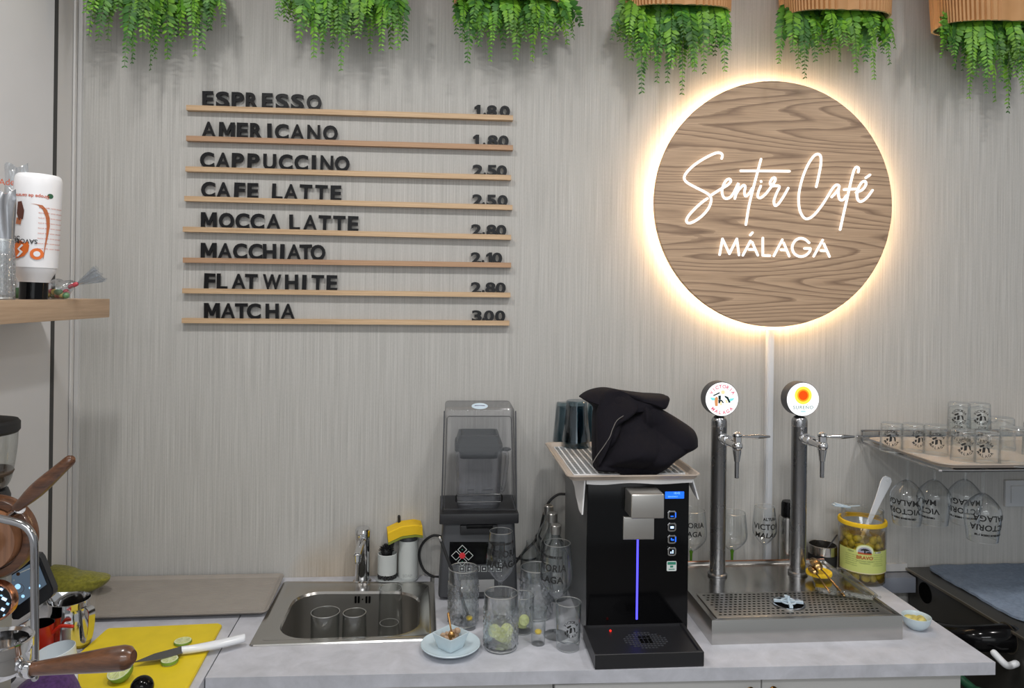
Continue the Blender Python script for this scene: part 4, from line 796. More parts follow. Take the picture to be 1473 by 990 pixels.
V = g.grid([sqr(w1 * .80, lz - .022), sqr(w1 * .86, lz - .002), sqr(w1 * 1.02, lz), sqr(w1 * 1.03, lz + .008), sqr(w1 * .98, lz + .010), sqr(w1 * 1.02, lz + .013), sqr(w1 * 1.0, lz + .021), sqr(w1 * .94, lz + .023), sqr(w1 * .86, lt), sqr(w1 * .78, lt), sqr(w1 * .74, lz + .02)], closed_v=True); g.cap(V[0]); g.cap(V[-1])
g.ball((jx + w1 + .012, jy - .03, lz + .001), .012, (1.3, 1, .5)); part('lid', g, 'black_rubber', jug, 'black rubber lid')
# cables
def cable(pts, label, r=.004): return solo('power_cable', G().tube(spline([P(*p_) for p_ in pts], 8), r, 8), 'black_rubber', label, 'cable')
cable([(636, 772, -.03), (622, 771, -.025), (608, 782, -.02), (603, 800, -.02), (609, 819, -.02), (622, 829, -.02), (636, 830, -.03)], 'black cable looping out left of the blender base')
cable([(738, 815, -.03), (752, 796, -.03), (768, 780, -.03), (776, 766, -.03), (783, 738, -.03), (790, 722, -.03), (802, 712, -.03), (814, 711, -.03)], 'black cable arching from the blender up behind the bottles')
cable([(742, 803, -.02), (760, 806, -.02), (776, 800, -.02), (782, 785, -.02), (774, 770, -.02), (772, 775, -.022), (780, 800, -.02), (790, 830, -.02)], 'thin black cable knotted behind the glass bottles', .003)
# bottles
def bottle(px, ty, yy, r, label, capm='silver_plastic'):
    tp = P(px, ty, yy); b = Vector((tp.x, yy, CT)); h = tp.z - CT; t = thing('glass_bottle', b, label, 'bottle', 'clear bottles beside the water dispenser')
    pr = curve([(r, .002), (r, h * .55), (r * .95, h * .62), (.017, h * .76), (.0135, h * .82), (.0135, h * .9)], 5)
    part('bottle_body', G().lathe(wall([(r * .9, 0)] + pr, .002, .006), 32, close=False), 'clear_glass_thick', t, world=False)
    if capm: part('cap', G().lathe([(.001, h * .88), (.0155, h * .88), (.016, h - .002), (.0145, h), (.001, h)], 28), capm, t, 'silver cap', world=False)
    return t
bottle(789, 727, -.05, .036, 'clear bottle with silver cap, rearmost of three in a row'); bottle(794.5, 738, -.125, .036, 'clear bottle with silver cap, middle of three in a row'); bottle(799.5, 755, -.20, .036, 'clear bottle with silver cap, front one of three in a row')
bottle(763, 772, -.07, .03, 'uncapped clear bottle behind the rear cut glass', None)

# ------------------------------------------------------------------ water dispenser
DY = -.465; D = lambda px, py, y=DY: P(px, py, y)
fl_, fr_ = D(845.5, 700), D(991.5, 700); dx0, dx1 = fl_.x, fr_.x; dzt = D(918, 691).z; dzb = D(918, 908).z; dcx = (dx0 + dx1) / 2
t = thing('water_dispenser', (dcx, (DY - .09) / 2, CT), 'black water dispenser with steel sides and a blue light line', 'water dispenser')
part('cabinet', G().box((dcx, (DY + .004 - .09) / 2, (CT + dzt - .004) / 2 + .002), (dx1 - dx0 - .004, -DY - .094, dzt - CT - .01), .002), 'perforated_steel', t, 'steel side panels')
part('front_panel', G().box((dcx, DY + .006, (CT + dzt) / 2), (dx1 - dx0, .012, dzt - CT), .002), 'black_gloss', t)
g = G(); a, b = K(855, 962), K(1014, 961.5); ty = (a.y + b.y) / 2; tz = P(935, 940, ty).z; tx0, tx1 = a.x, b.x
q4 = lambda z, i: [Vector((tx0 + i, ty + i, z)), Vector((tx1 - i, ty + i, z)), Vector((tx1 - i, DY - .0005 - i * .2, z)), Vector((tx0 + i, DY - .0005 - i * .2, z))]
V = g.grid([q4(CT, .002), q4(CT + .002, 0), q4(tz - .001, 0), q4(tz, .001), q4(tz, .009), q4(tz - .005, .011)], closed_v=True); g.cap(V[0]); g.cap(V[-1])
dt = part('drip_tray', g, 'black_plastic', t)
g = G(); cxm = P(926, 925, -.53)
for i in range(-6, 7):
    for j in range(-4, 5):
        if (i / 6.2) ** 2 + (j / 4.5) ** 2 < 1: g.m(0).box((cxm.x + i * .0085, (ty + DY) / 2 - .002 + j * .010, tz - .0045), (.006, .0035, .0012))
for i in (-1, 0, 1):
    for j in (-1, 0, 1): g.m(1).box((cxm.x + i * .011, (ty + DY) / 2 + j * .013, tz - .0040), (.008, .009, .0012))
part('drain_grille', g, ['charcoal', 'hole_black'], dt)
g = G(); g.ball(P(878, 915, DY - .028) * 1, .003); g.bm.transform(Matrix.Translation((0, 0, tz - .003 - P(878, 915, DY - .028).z))); part('overflow_float', g, 'led_red', dt, 'red float dot')
nb = .072; ny = DY - nb
a, b = P(908, 747, ny), P(956, 711, ny)
g = G().box(((a.x + b.x) / 2, DY - nb / 2, (a.z + b.z) / 2), (b.x - a.x, nb, b.z - a.z), .004, 3); nz = part('nozzle_block', g, 'silver_plastic', t, 'brushed silver nozzle block')
g = G(); a, b = D(895.5, 776), D(940.5, 742); g.box(((a.x + b.x) / 2, DY - .003, (a.z + b.z) / 2), (b.x - a.x, .008, b.z - a.z), .003, 3); part('nozzle_plate', g, 'silver_plastic', t)
a, b = D(916.5, 776), D(916.5, 891); part('light_line', G().box(((a.x + b.x) / 2, DY - .0012, (a.z + b.z) / 2), (.0052, .003, a.z - b.z), .001), 'led_blue', t, 'glowing blue line')
a, b = D(956.5, 717.5), D(984, 707); s_ = part('display', G().box(((a.x + b.x) / 2, DY - .001, (a.z + b.z) / 2), (b.x - a.x, .003, b.z - a.z), .0015), 'screen_blue', t, 'lit blue display')
g = G(); g.text('10:42', .008, (D(974, 711, DY - .0029), X, Z, -Y)); g.text('BIENVENIDO', .0045, (D(968, 715.5, DY - .0029), X, Z, -Y)); part('display_text', g, 'screen_text', s_)
for k, py in enumerate((740.5, 758, 775.5, 793)):
    c = D(966, py, DY - .001); g = G(); g.prism(rrect(.0225, .0225, .006), .004, (c, X, Z, -Y), .001); g.m(1).prism(rrect(.0150, .0150, .003), .0008, (c - Y * .004, X, Z, -Y)); g.m(2)
    fr4 = lambda x, z, w_, h_: g.box(c + Vector((x, -.005, z)), (w_, .0006, h_))
    if k == 0: fr4(0, -.003, .008, .003)
    elif k == 1: fr4(0, 0, .009, .006)
    elif k == 2: fr4(.002, -.001, .006, .004); fr4(-.002, .001, .003, .006)
    else: fr4(-.003, -.002, .003, .005); fr4(.002, 0, .003, .009)
    if k in (0, 2): g.m(3).box(c + Vector((.0098, -.0035, 0)), (.003, .003, .013), .001)
    part('button', g, ['chrome', 'black_gloss', 'led_white' if k in (1, 3) else 'screen_blue', 'screen_blue'], t)
c = D(966, 814.5, DY - .0004); g = G(); g.prism(rrect(.026, .026, .003), .0008, (c, X, Z, -Y)); g.m(1).prism(rrect(.022, .007, .001), .0004, (c + Vector((0, -.0008, .0075)), X, Z, -Y)); g.box(c + Vector((0, -.001, -.001)), (.008, .0005, .005)); g.box(c + Vector((0, -.001, -.008)), (.016, .0005, .002)); part('sticker', g, ['label_white', 'label_green'], t, 'small green and white sticker')
# towel under the tray
t = thing('towel', (dcx, -.28, dzt), 'thin white towel between the beige tray and the black water dispenser', 'towel')
tt = dzt + .001; g = G(); rr = random.Random(4)
def sheet(fn, nu, nv, th, nrm):
    top = [[fn(i / nu, j / nv) for j in range(nv + 1)] for i in range(nu + 1)]; n_ = Vector(nrm) * th
    V = g.grid(top); W = g.grid([[p + n_ for p in r_] for r_ in top])
    for A_, B_ in ((V[0], W[0]), (V[-1], W[-1]), ([r_[0] for r_ in V], [r_[0] for r_ in W]), ([r_[-1] for r_ in V], [r_[-1] for r_ in W])):
        for k in range(len(A_) - 1): g._fin([g.bm.faces.new((A_[k], A_[k + 1], B_[k + 1], B_[k]))])
wob = lambda a, b: .0012 * math.sin(a * 9 + b * 5)
sheet(lambda u, v: Vector((dx0 - .003 + u * (dx1 - dx0 + .006), DY - .004 + v * .34, tt + abs(wob(u * 3, v * 4)))), 12, 8, .004, Z)
sheet(lambda u, v: Vector((dx0 - .005 + u * (dx1 - dx0 + .010), DY - .0055 - .001 * math.sin(u * 14), tt + .005 - v * (.013 + .002 * math.sin(u * 11)))), 20, 3, .003, -Y)
xl = lambda v: -.002 - .006 * v
sheet(lambda u, v: Vector((dx0 - .005 + xl(v) - .002 * math.sin(u * 9), DY - .008 + u * .26, tt + .004 - v * (.085 * max(0, 1 - u * 1.15) ** .8 + .006 + .006 * math.sin(u * 13) ** 2))), 16, 6, .0035, -X)
sheet(lambda u, v: Vector((dx1 + .004 + .017 * v, DY - .008 + u * .16, tt + .004 - v * (.055 * (1 - u * .7) + .003 * math.sin(u * 9)))), 10, 6, .0035, X)
part('cloth', g, 'towel_white', t)

# ------------------------------------------------------------------ trays
def tray(cs, z, label, m_, rim=.014, thick=.003, group=None, rad=.022, inset=.014, grooves=0):
    """cs: back-left, back-right, front-right, front-left corners (x,y)"""
    bl, br, fr, fl = [Vector((c[0], c[1], 0)) for c in cs]; W_ = (br - bl).length; H_ = (fl - bl).length; ctr = (bl + br + fr + fl) / 4; ctr.z = z
    def uv(p): u, v = p[0] / W_ + .5, p[1] / H_ + .5; q_ = (fl * (1 - u) + fr * u) * (1 - v) + (bl * (1 - u) + br * u) * v; return q_
    ring = lambda i, zz, r: [uv(p) + Z * (z + zz) for p in rrect(W_ - 2 * i, H_ - 2 * i, max(.004, r - i * .6), 6)]
    t = thing('serving_tray', ctr, label, 'tray', group); g = G()
    V = g.grid([ring(inset, 0, rad), ring(.004, rim - .002, rad), ring(0, rim, rad), ring(.0005, rim + thick, rad), ring(.006, rim + thick - .001, rad), ring(inset + .003, thick, rad)], closed_v=True); g.cap(V[0]); g.cap(V[-1])
    part('tray_body', g, m_, t)
    if grooves:
        g = G()
        for k in range(grooves):
            v = -.5 + (k + .5) / grooves; a_ = uv((-W_ / 2 + inset + .012, v * (H_ - 2 * inset - .02))) + Z * (z + thick); b_ = uv((W_ / 2 - inset - .012, v * (H_ - 2 * inset - .02))) + Z * (z + thick)
            g.tube([a_, b_], .0011, 5)
        part('ribs', g, m_, t)
    return t
# big tray left of the sink
bl, br, fr, fl = K(148, 826), K(416, 822), K(384, 889), K(128, 897)
tray([(bl.x, min(bl.y, -.012)), (br.x, min(br.y, -.012)), (fr.x, fr.y), (fl.x, fl.y)], CT + .007, 'large grey beige ribbed tray lying on the worktop left of the sink', 'tray_grey', .008, .003, None, .02, .012, grooves=26)
# tray on the dispenser
TZ = dzt + .0062; bl, fr = K(783, 637, TZ + .013), K(1010, 684, TZ + .013); fl = K(816, 686, TZ + .013); br = Vector((fr.x - (fl.x - bl.x) - .004, bl.y + .004, 0)); br.x = bl.x + (fr - fl).length
ttray = tray([(bl.x, bl.y), (br.x, br.y), (fr.x, fr.y), (fl.x, fl.y)], TZ, 'beige tray resting on the black water dispenser', 'tray_beige', .012, .003, None, .02, .012, grooves=0)
TS = TZ + .0032
tb = [Vector((p.x, p.y, 0)) for p in (bl, br, fr, fl)]
def tuv(u, v, z): return (tb[3] * (1 - u) + tb[2] * u) * (1 - v) + (tb[0] * (1 - u) + tb[1] * u) * v + Z * z
t = thing('drainer_mat', tuv(.5, .5, TS), 'white rubber drainer mat with dark slots on the beige tray', 'mat'); g = G(); ew = .005
u0, u1, v0, v1 = .09, .91, .13, .93; nU, nV = 17, 26
def bar(ua, va, ub, vb, w_, along):
    a_, b_ = tuv(ua, va, TS), tuv(ub, vb, TS); d_ = (b_ - a_).normalized(); s_ = Z.cross(d_) * w_ / 2
    g.hexa([a_ - s_, b_ - s_, b_ + s_, a_ + s_] + [p + Z * .003 for p in (a_ - s_, b_ - s_, b_ + s_, a_ + s_)])
for i in range(nU + 1): u = u0 + (u1 - u0) * i / nU; bar(u, v0, u, v1, .012, 0)
for j in range(nV + 1): v = v0 + (v1 - v0) * j / nV; bar(u0 - .012, v, u1 + .012, v, .0085, 1)
part('lattice', g, 'mat_white', t)
# upside-down blue tumblers
def faceted(r0, r1, h, wallt=.0035, base=.014):
    """r0 closed end (at the bottom of the mesh), r1 open end"""
    n = 48; rows = []
    for k, z in enumerate([0, .003] + [.003 + (h - .003) * i / 14 for i in range(1, 15)]):
        r = (r0 * .92 if k == 0 else r0 + (r1 - r0) * z / h); row = []
        for j in range(n):
            a = 2 * PI * j / n; fac = math.cos(PI / 10) / math.cos(((a * 10 / (2 * PI)) % 1 - .5) * 2 * PI / 10); blend = 1 if .02 < z < h * .62 else (max(0, 1 - (z - h * .62) / .02) if z >= h * .62 else z / .02); rr_ = r * (1 + (fac - 1) * blend * 1.3); row.append(Vector((rr_ * math.cos(a), rr_ * math.sin(a), z)))
        rows.append(row)
    for z in (h, base): rows.append([Vector(((r0 + (r1 - r0) * z / h - wallt) * math.cos(2 * PI * j / n), (r0 + (r1 - r0) * z / h - wallt) * math.sin(2 * PI * j / n), z)) for j in range(n)])
    g = G(); V = g.grid(rows, closed_v=True); g.cap(V[0], True); g.cap(V[-1]); return g.mesh('blue_tumbler', 'blue_glass')
FM = faceted(.033, .044, .125)
def blue(px, py, dz, label):
    p = K(px, py, TS + .004); o = add('blue_tumbler', FM, None, p + Z * (.125 + dz), (PI, 0, R.uniform(0, .3))); props(o, label, 'glass', 'blue tumblers on the beige tray'); return o
blue(829, 642, 0, 'blue grey faceted tumbler upside down, lower of the front nested pair'); blue(829, 642, .017, 'blue grey faceted tumbler upside down, upper of the front nested pair')
blue(815, 634, -.0, 'blue grey faceted tumbler upside down behind the front pair, at the left'); blue(851, 631, 0, 'blue grey faceted tumbler upside down, half hidden by the black apron')
# ------------------------------------------------------------------ crumpled black apron
AY = -.34
def outline(zp): return [P(770 + a / 4.5, 540 + b / 4.5, -.27 - .15 * (b / 4.5 - 20) / 122) for a, b in zp]
t = thing('apron', P(920, 680, AY), 'crumpled black apron heaped on the beige tray', 'apron')
def heap(g, zp, thick, y0, folds, seed, amp, lean=0, n=14, sub=6, bulge=1.0):
    loop = spline(outline(zp), sub, True); N_ = len(loop); c = sum(loop, Vector()) / N_; rs = random.Random(seed)
    fl_ = [(rs.uniform(0, 6.28), rs.uniform(25, 60), rs.uniform(-.4, .4)) for _ in range(folds)] 
    def dep(p, s):
        h = math.sqrt(max(0, 1 - s ** 2.6)); f = 0
        for a, k, ph in fl_: f += 1.6 * (1 - 1.5 * abs(math.sin(((p.x * math.cos(a) + p.z * math.sin(a)) * k + ph * 9 + 1.8 * math.sin(p.z * 15 + p.x * 8 + ph * 5)) * .5)))
        return h * thick * bulge, f / max(1, folds) * amp * min(1, h * 1.6)
    dy0 = y0 - AY
    for sgn in (-1, 1):
        rows = []
        for k in range(n + 1):
            s = 1 - k / n * .985; row = []
            for p in loop:
                q = c + (p - c) * s; h, f = dep(q, s); row.append(Vector((q.x, q.y + dy0 + sgn * h + (f if sgn < 0 else 0), q.z)))
            rows.append(row)
        V = g.grid(rows, closed_v=True); g.cap(V[-1])
    return loop
g = G()
heap(g, [(285, 132), (345, 95), (440, 76), (560, 95), (700, 112), (820, 120), (848, 146), (812, 205), (720, 215), (560, 300), (430, 560), (372, 580), (368, 300), (372, 205), (300, 150)], .075, AY, 3, 1, .012, .10)
heap(g, [(560, 100), (700, 113), (822, 120), (846, 146), (812, 205), (740, 190), (670, 170), (600, 150)], .05, AY - .03, 2, 5, .008)
heap(g, [(375, 205), (440, 80), (560, 98), (640, 160), (600, 230), (480, 330), (420, 470), (380, 560), (368, 400)], .04, AY - .055, 2, 9, .018, .06)
heap(g, [(665, 150), (700, 150), (760, 185), (900, 268), (1000, 343), (1018, 420), (1000, 452), (870, 520), (800, 590), (700, 632), (560, 632), (505, 606), (420, 600), (372, 585), (400, 520), (480, 400), (530, 290), (640, 232)], .066, AY - .04, 3, 12, .032, .12, n=30, sub=8)
for z in range(3): pass
bmesh.ops.remove_doubles(g.bm, verts=g.bm.verts, dist=1e-5)
for v in g.bm.verts: v.co.z = max(v.co.z, TS + .0038 + .0006 * math.sin(v.co.x * 80))
ap = part('fabric', g, 'apron_cloth', t, ang=60)
q = lambda a, b, y: P(770 + a / 4.5, 540 + b / 4.5, -.27 - .15 * (b / 4.5 - 20) / 122 + (y - AY) - .012)
g = G(); g.tube(spline([q(668, 152, AY - .03), q(668, 190, AY - .042), q(640, 232, AY - .055), q(585, 255, AY - .062), q(530, 292, AY - .068), q(500, 350, AY - .07), q(482, 400, AY - .068), q(440, 465, AY - .06), q(400, 520, AY - .052), q(370, 570, AY - .045)], 6), .0011, 5)
part('seam_piping', g, 'apron_seam', t, 'grey seam edge')
g = G()
pq = [(470, 520, 540, 590)]
g.text('SC', .012, (q(973, 372, AY - .045), X, Z, -Y), cx=True); g.text('FS', .010, (q(975, 400, AY - .042), X, Z, -Y)); part('embroidered_tag', g, 'apron_seam', t)

# ------------------------------------------------------------------ beer taps and drip tray
a, b = K(1022, 926), K(1301, 922.5); bx0, bx1 = a.x, b.x; by0 = (a.y + b.y) / 2; by1 = -.1; bz = P(1160, 889.5, by0).z; bcx = (bx0 + bx1) / 2
t = thing('drip_tray', (bcx, (by0 + by1) / 2, CT), 'stainless steel drip tray with perforated top under the beer taps', 'drip tray')
g = G(); r4 = lambda i, z, j=None: [Vector((bx0 + i, by0 + i, z)), Vector((bx1 - i, by0 + i, z)), Vector((bx1 - i, by1 - i, z)), Vector((bx0 + i, by1 - i, z))]
V = g.grid([r4(.0, CT), r4(0, bz - .0015), r4(.001, bz), r4(.010, bz), r4(.012, bz - .005)], closed_v=True); g.cap(V[0]); g.cap(V[-1])
part('tray_body', g, 'steel', t)
zp = bz - .0045; pf = K(1100, 851, bz).y
g = G(); g.box((bcx, (by0 + .018 + pf) / 2, zp + .0018), (bx1 - bx0 - .04, pf - by0 - .018, .003), .0012); g.m(1)
rc = K(1134, 869, zp + .003); rows_ = 9
for j in range(rows_):
    yy = by0 + .034 + (pf - by0 - .05) * j / (rows_ - 1)
    for i in range(34):
        xx = bx0 + .035 + (bx1 - bx0 - .07) * (i + .5 * (j % 2)) / 34
        if (xx - rc.x) ** 2 + (yy - rc.y) ** 2 < .050 ** 2: continue
        g.face([(xx + .0046 * math.cos(2 * PI * k / 10), yy + .0030 * math.sin(2 * PI * k / 10), zp + .0037) for k in range(10)])
part('perforated_plate', g, ['steel_dark', 'hole_black'], t)
g = G(); g.lathe([(.042, 0), (.044, .0025), (.039, .0025), (.038, 0)], 48, (rc.x, rc.y, zp + .0036), close=False).m(1).lathe([(.001, 0), (.0385, 0)], 48, (rc.x, rc.y, zp + .0040), close=False); rg_ = part('rinser_well', g, ['chrome', 'hole_black'], t)
g = G(); cz = zp + .010
for an in (-14, 76, 166, 256):
    a_ = math.radians(an); d_ = Vector((math.cos(a_), math.sin(a_), 0)); L_ = .038; n_ = Vector((-d_.y, d_.x, 0)); g.hexa([Vector((rc.x, rc.y, cz)) + d_ * u + n_ * w_ * (.0026 + .002 * u / L_) + Z * h_ for h_ in (-.003, .003) for u, w_ in ((0, -1), (L_, -1), (L_, 1), (0, 1))])
g.tube([Vector((rc.x + .019 * math.cos(k * PI / 12), rc.y + .019 * math.sin(k * PI / 12), cz)) for k in range(24)], .0022, 8, closed=True); g.cyl((rc.x, rc.y, cz), (rc.x, rc.y, cz + .014), .005, .004, 16)
part('rinser_cross', g, 'rinser_blue', t, 'pale blue plastic rinser cross')
g = G(); g.box((bcx, by1 - .006, bz + .0008), (bx1 - bx0, .010, .003), .001).m(1).box((bcx, by1 - .007, bz + .0035), (bx1 - bx0, .006, .0025), .001); part('back_ledge', g, ['steel', 'copper'], t)
def arc_text(g, txt, c, r, mid, span, size, inside=False, bold=0):
    n = len(txt)
    for k, ch in enumerate(txt):
        th = math.radians(mid + (span / 2 - span * k / (n - 1)) * (1 if not inside else -1)); nrm = Vector((math.cos(th), 0, math.sin(th))); tg = Vector((math.sin(th), 0, -math.cos(th)))
        if inside: nrm_t, tg = -nrm, -tg
        else: nrm_t = nrm
        g.text(ch, size, (c + nrm * r, tg, nrm_t, -Y), cy=True, bold=bold)
def disc(g, c, r, sx=1, sz=1, n=40): g.face([c + Vector((r * sx * math.cos(2 * PI * k / n), 0, r * sz * math.sin(2 * PI * k / n))) for k in range(n)])
def beer_tap(px, label, badge):
    b = K(px, 836, zp + .002); b.y = -.2; b.x = P(px, 800, -.2).x; r = 11 * mpp(b); zt = P(px, 597, -.2).z; t = thing('beer_tap', (b.x, b.y, bz - .004), label, 'beer tap')
    pr = [(.001, zp - .0), (r * 1.25, zp), (r * 1.25, zp + .006), (r, zp + .009), (r, zt - r - .012), (r * 1.02, zt - r - .011), (r * 1.02, zt - r - .0095), (r, zt - r - .009)] + [(r * math.cos(a_), zt - r * .8 + r * .8 * math.sin(a_)) for a_ in [PI / 2 * k / 6 for k in range(7)]][:-1] + [(.001, zt)]
    part('column', G().lathe(pr, 40, (b.x, b.y, 0)), 'brushed_pole', t)
    za = P(px + 2, 628, -.2).z; ax = b.x + .002
    g = G(); c = lambda y, dz=0: Vector((ax, b.y - y, za + dz))
    g.cyl(c(r * .8), c(.036), .0145, .0135, 28, .001).cyl(c(.036), c(.040), .0165, .0165, 28, .001).cyl(c(.040), c(.068), .0135, .0125, 28, .001).cyl(c(.068), c(.073), .0155, .0155, 28, .001).cyl(c(.073), c(.125), .0125, .011, 28).ball(c(.135), .0155, (1, 1.15, 1), u=24, v=16)
    sp = part('tap_body', g, 'chrome', t)
    g = G(); e = c(.135); g.cyl(e, e + Z * .028, .0115, .0125, 24, .002).lathe([(.0125, .028), (.0115, .034), (.006, .038), (.001, .039)], 24, e).m(1).cyl(e + Z * .026, e + Z * .0285, .0129, .0129, 24); part('handle_post', g, ['chrome', 'black_gloss'], t)
    g = G(); h0 = e + Vector((.008, 0, .025)); g.cyl(h0, h0 + X * .045, .0035, .0065, 16).cyl(h0 + X * .045, h0 + X * .052, .0065, .0068, 16).m(1).cyl(h0 + X * .052, h0 + X * .088, .0066, .0030, 16, .001); part('lever', g, ['chrome', 'chrome_dark'], t)
    g = G(); g.cyl(e - Z * .012, e - Z * .045, .0125, .0075, 24).m(1).cyl(e - Z * .045, e - Z * .092, .0062, .0058, 20, .001); part('spout', g, ['chrome', 'brushed_pole'], t)
    g = G(); g.cyl((b.x, b.y - r, za + .030), (b.x, b.y - r - .002, za + .030), .003, .003, 12).cyl((b.x, b.y - r, za + .024), (b.x, b.y - r - .002, za + .024), .0022, .0022, 12); part('set_screws', g, 'chrome_dark', t)
    R_ = .0515; bc = Vector((b.x, b.y, zt + R_ * .97)); by = b.y - .022
    g = G(); g.cyl(bc + Y * .020, bc - Y * .020, R_, R_, 64, .0015); bd = part('badge_drum', g, 'charcoal', t)
    g = G(); g.cyl(bc - Y * .0195, bc - Y * .0222, R_ - .0015, R_ - .0025, 64); fc = part('lit_face', g, 'badge_white', t, 'lit white badge face'); o = Vector((bc.x, b.y - .0226, bc.z))
    if badge == 'a':
        g = G(); arc_text(g, 'VICTORIA', o, .0385, 90, 118, .014, bold=.0004); part('badge_word', g, 'badge_pink', fc); g = G(); arc_text(g, 'MALAGA', o, .0395, 270, 88, .014, True, bold=.0004); part('badge_word', g, 'badge_pink', fc)
        mm = R_ / 190.0; A = lambda pts: [o + Vector(((x - 278) * mm, -.0001, (230 - y) * mm)) for x, y in pts]; g = G()
        g.m(0).face(A([(140, 210), (200, 215), (195, 243), (160, 240)])).face(A([(360, 222), (415, 216), (400, 240), (362, 258)]))
        o = o - Y * .0002; g.m(1).face(A([(172, 185), (246, 150), (250, 165), (182, 195)])).face(A([(232, 190), (262, 188), (262, 235), (236, 235)])).face(A([(304, 188), (345, 205), (372, 265), (352, 270), (330, 225), (305, 205)])).face(A([(232, 236), (275, 236), (298, 268), (285, 272), (262, 248), (250, 276), (236, 276)]))
        g.m(2).face(A([(195, 215), (215, 198), (230, 215), (228, 305), (198, 305), (192, 255)])); g.m(3).face(A([(310, 235), (328, 232), (345, 272), (322, 270)])).face(A([(252, 262), (272, 250), (275, 295), (256, 298)])); disc(g, A([(285, 152)])[0], 22 * mm)
        part('badge_picture', g, ['badge_cyan', 'badge_dark', 'badge_tan', 'badge_cream'], t)
    else:
        mm = R_ / 190.0; g = G(); c_ = o + Vector((-2 * mm, 0, 45 * mm))
        for k, (rad_, mi) in enumerate(((98, 0), (68, 1), (52, 2))): g.m(mi); disc(g, c_ - Y * .0002 * (k + 1), rad_ * mm)
        g.m(3).text('SUREÑO', .0145, (o + Vector((0, -.0002, -.0285)), X, Z, -Y), spacing=1.2, bold=.0003); g.m(4); disc(g, o + Vector((0, -.0002, -.036)), .009, 1, .35)
        part('badge_picture', g, ['badge_yellow', 'badge_orange', 'badge_red', 'badge_grey', 'badge_pale'], t)
beer_tap(1032, 'steel beer tap column with a lit badge lettered VICTORIA MALAGA', 'a'); beer_tap(1147.5, 'steel beer tap column with a lit badge showing a red sun', 'b')
# ------------------------------------------------------------------ things around the taps
b = Vector((P(1053, 800, -.05).x, -.05, CT)); m_ = mpp(b); hs = P(1053, 792, -.05).z - CT; hb = P(1053, 737, -.05).z - CT - hs
wine(b, hb, hs, 18 * m_, 21 * m_, 'green stemmed wine glass behind the left beer tap', 'green stemmed glasses', stem='green_stem')
b = Vector((P(994, 800, -.05).x, -.05, CT)); wine(b, hb + .01, hs, 19 * m_, 22 * m_, 'green stemmed wine glass half hidden behind the water dispenser', 'green stemmed glasses', stem='green_stem', printed=[('VICTORIA', .66, .022), ('MALAGA', .46, .022)], face=-.2)
b = Vector((P(1099, 800, -.062).x, -.062, CT)); hs = P(1099, 783, -.06).z - CT; hb = P(1099, 728, -.06).z - CT - hs
wine(b, hb, hs, 14 * m_, 17 * m_, 'lettered wine glass in front of the white cable duct', 'lettered wine glasses', printed=[('VICTORIA', .47, .024), ('MALAGA', .25, .024), ('ALTURA', .70, .012)], face=.55)
b = Vector((P(1134, 800, -.055).x, -.055, CT)); t = thing('thermos_flask', b, 'steel vacuum flask with black lid behind the right beer tap', 'flask'); r_ = 14 * mpp(b); z0, z1 = P(1134, 742, b.y).z - CT, P(1134, 721, b.y).z - CT
part('flask_body', G().lathe([(.001, 0), (r_, 0), (r_, z0 - .008), (r_ * .96, z0 - .002), (r_ * .8, z0), (.001, z0)], 36), 'steel', t, world=False); part('lid', G().lathe([(.001, z0), (r_ * .78, z0), (r_ * .76, z1 - .008), (r_ * .66, z1), (.001, z1)], 36), 'black_gloss', t, 'black lid', world=False)
b = Vector((P(1183, 815, -.055).x, -.055, CT)); t = thing('travel_mug', b, 'small steel cup with a black grip beside the olive jar', 'cup'); r_ = 19.5 * mpp(b); z1 = P(1183, 783, b.y).z - CT; z0 = z1 - .030
part('cup', G().lathe([(.001, 0), (r_ * .9, 0), (r_ * .96, z0), (r_, z0 + .002), (r_, z1), (r_ - .002, z1 + .001), (r_ - .003, z1), (r_ * .85, .01), (.001, .01)], 40), 'steel', t, world=False); part('grip', G().lathe([(r_ * .92, .004), (r_ * .97, .004), (r_ * 1.0, z0), (r_ * .95, z0)], 40, close=False), 'black_rubber', t, world=False)
a_, b_ = P(1204, 770, -.055), P(1188, 792, -.055); solo('stirrer', G().tube([a_, b_, b_ + Vector((-.012, 0, -.05))], .0022, 8), 'black_plastic', 'thin black stirrer standing in the small steel cup', 'stirrer')
# clear tray with yellow lid and spoons
cts = [K(px, py, bz + .004) for px, py in ((1166, 826), (1210, 822), (1268, 866), (1172, 853))]
ctz = bz + .0005; bl_, br_, fr_, fl_ = [Vector((p.x, p.y, 0)) for p in cts]
if br_.y > -.115: br_.y = -.118
if bl_.y > -.115: bl_.y = -.118
def cuv(u, v, z): return (fl_ * (1 - u) + fr_ * u) * (1 - v) + (bl_ * (1 - u) + br_ * u) * v + Z * z
t = thing('clear_tray', cuv(.5, .5, ctz), 'clear plastic tray holding spoons, right of the right beer tap', 'tray'); g = G(); W_ = (fr_ - fl_).length; H_ = (bl_ - fl_).length
ring = lambda i, z, r: [cuv(p[0] / W_ + .5, p[1] / H_ + .5, z) for p in rrect(W_ - 2 * i, H_ - 2 * i, r, 5)]
V = g.grid([ring(.008, ctz, .012), ring(.003, ctz + .014, .014), ring(0, ctz + .015, .016), ring(.001, ctz + .0165, .016), ring(.005, ctz + .015, .013), ring(.010, ctz + .003, .011)], closed_v=True); g.cap(V[0]); g.cap(V[-1]); part('tray_body', g, 'clear_plastic', t)
g = G(); n_ = 26
for k in range(n_): g.ball(cuv((k + .5) / n_, .0, ctz + .016), .0030, u=8, v=6)
part('beaded_edge', g, 'clear_plastic', t)
ylc = K(1178, 826, bz + .012); yl = thing('jar_lid', ylc, 'bright yellow jar lid lying under the bronze spoons', 'lid'); rl = .036
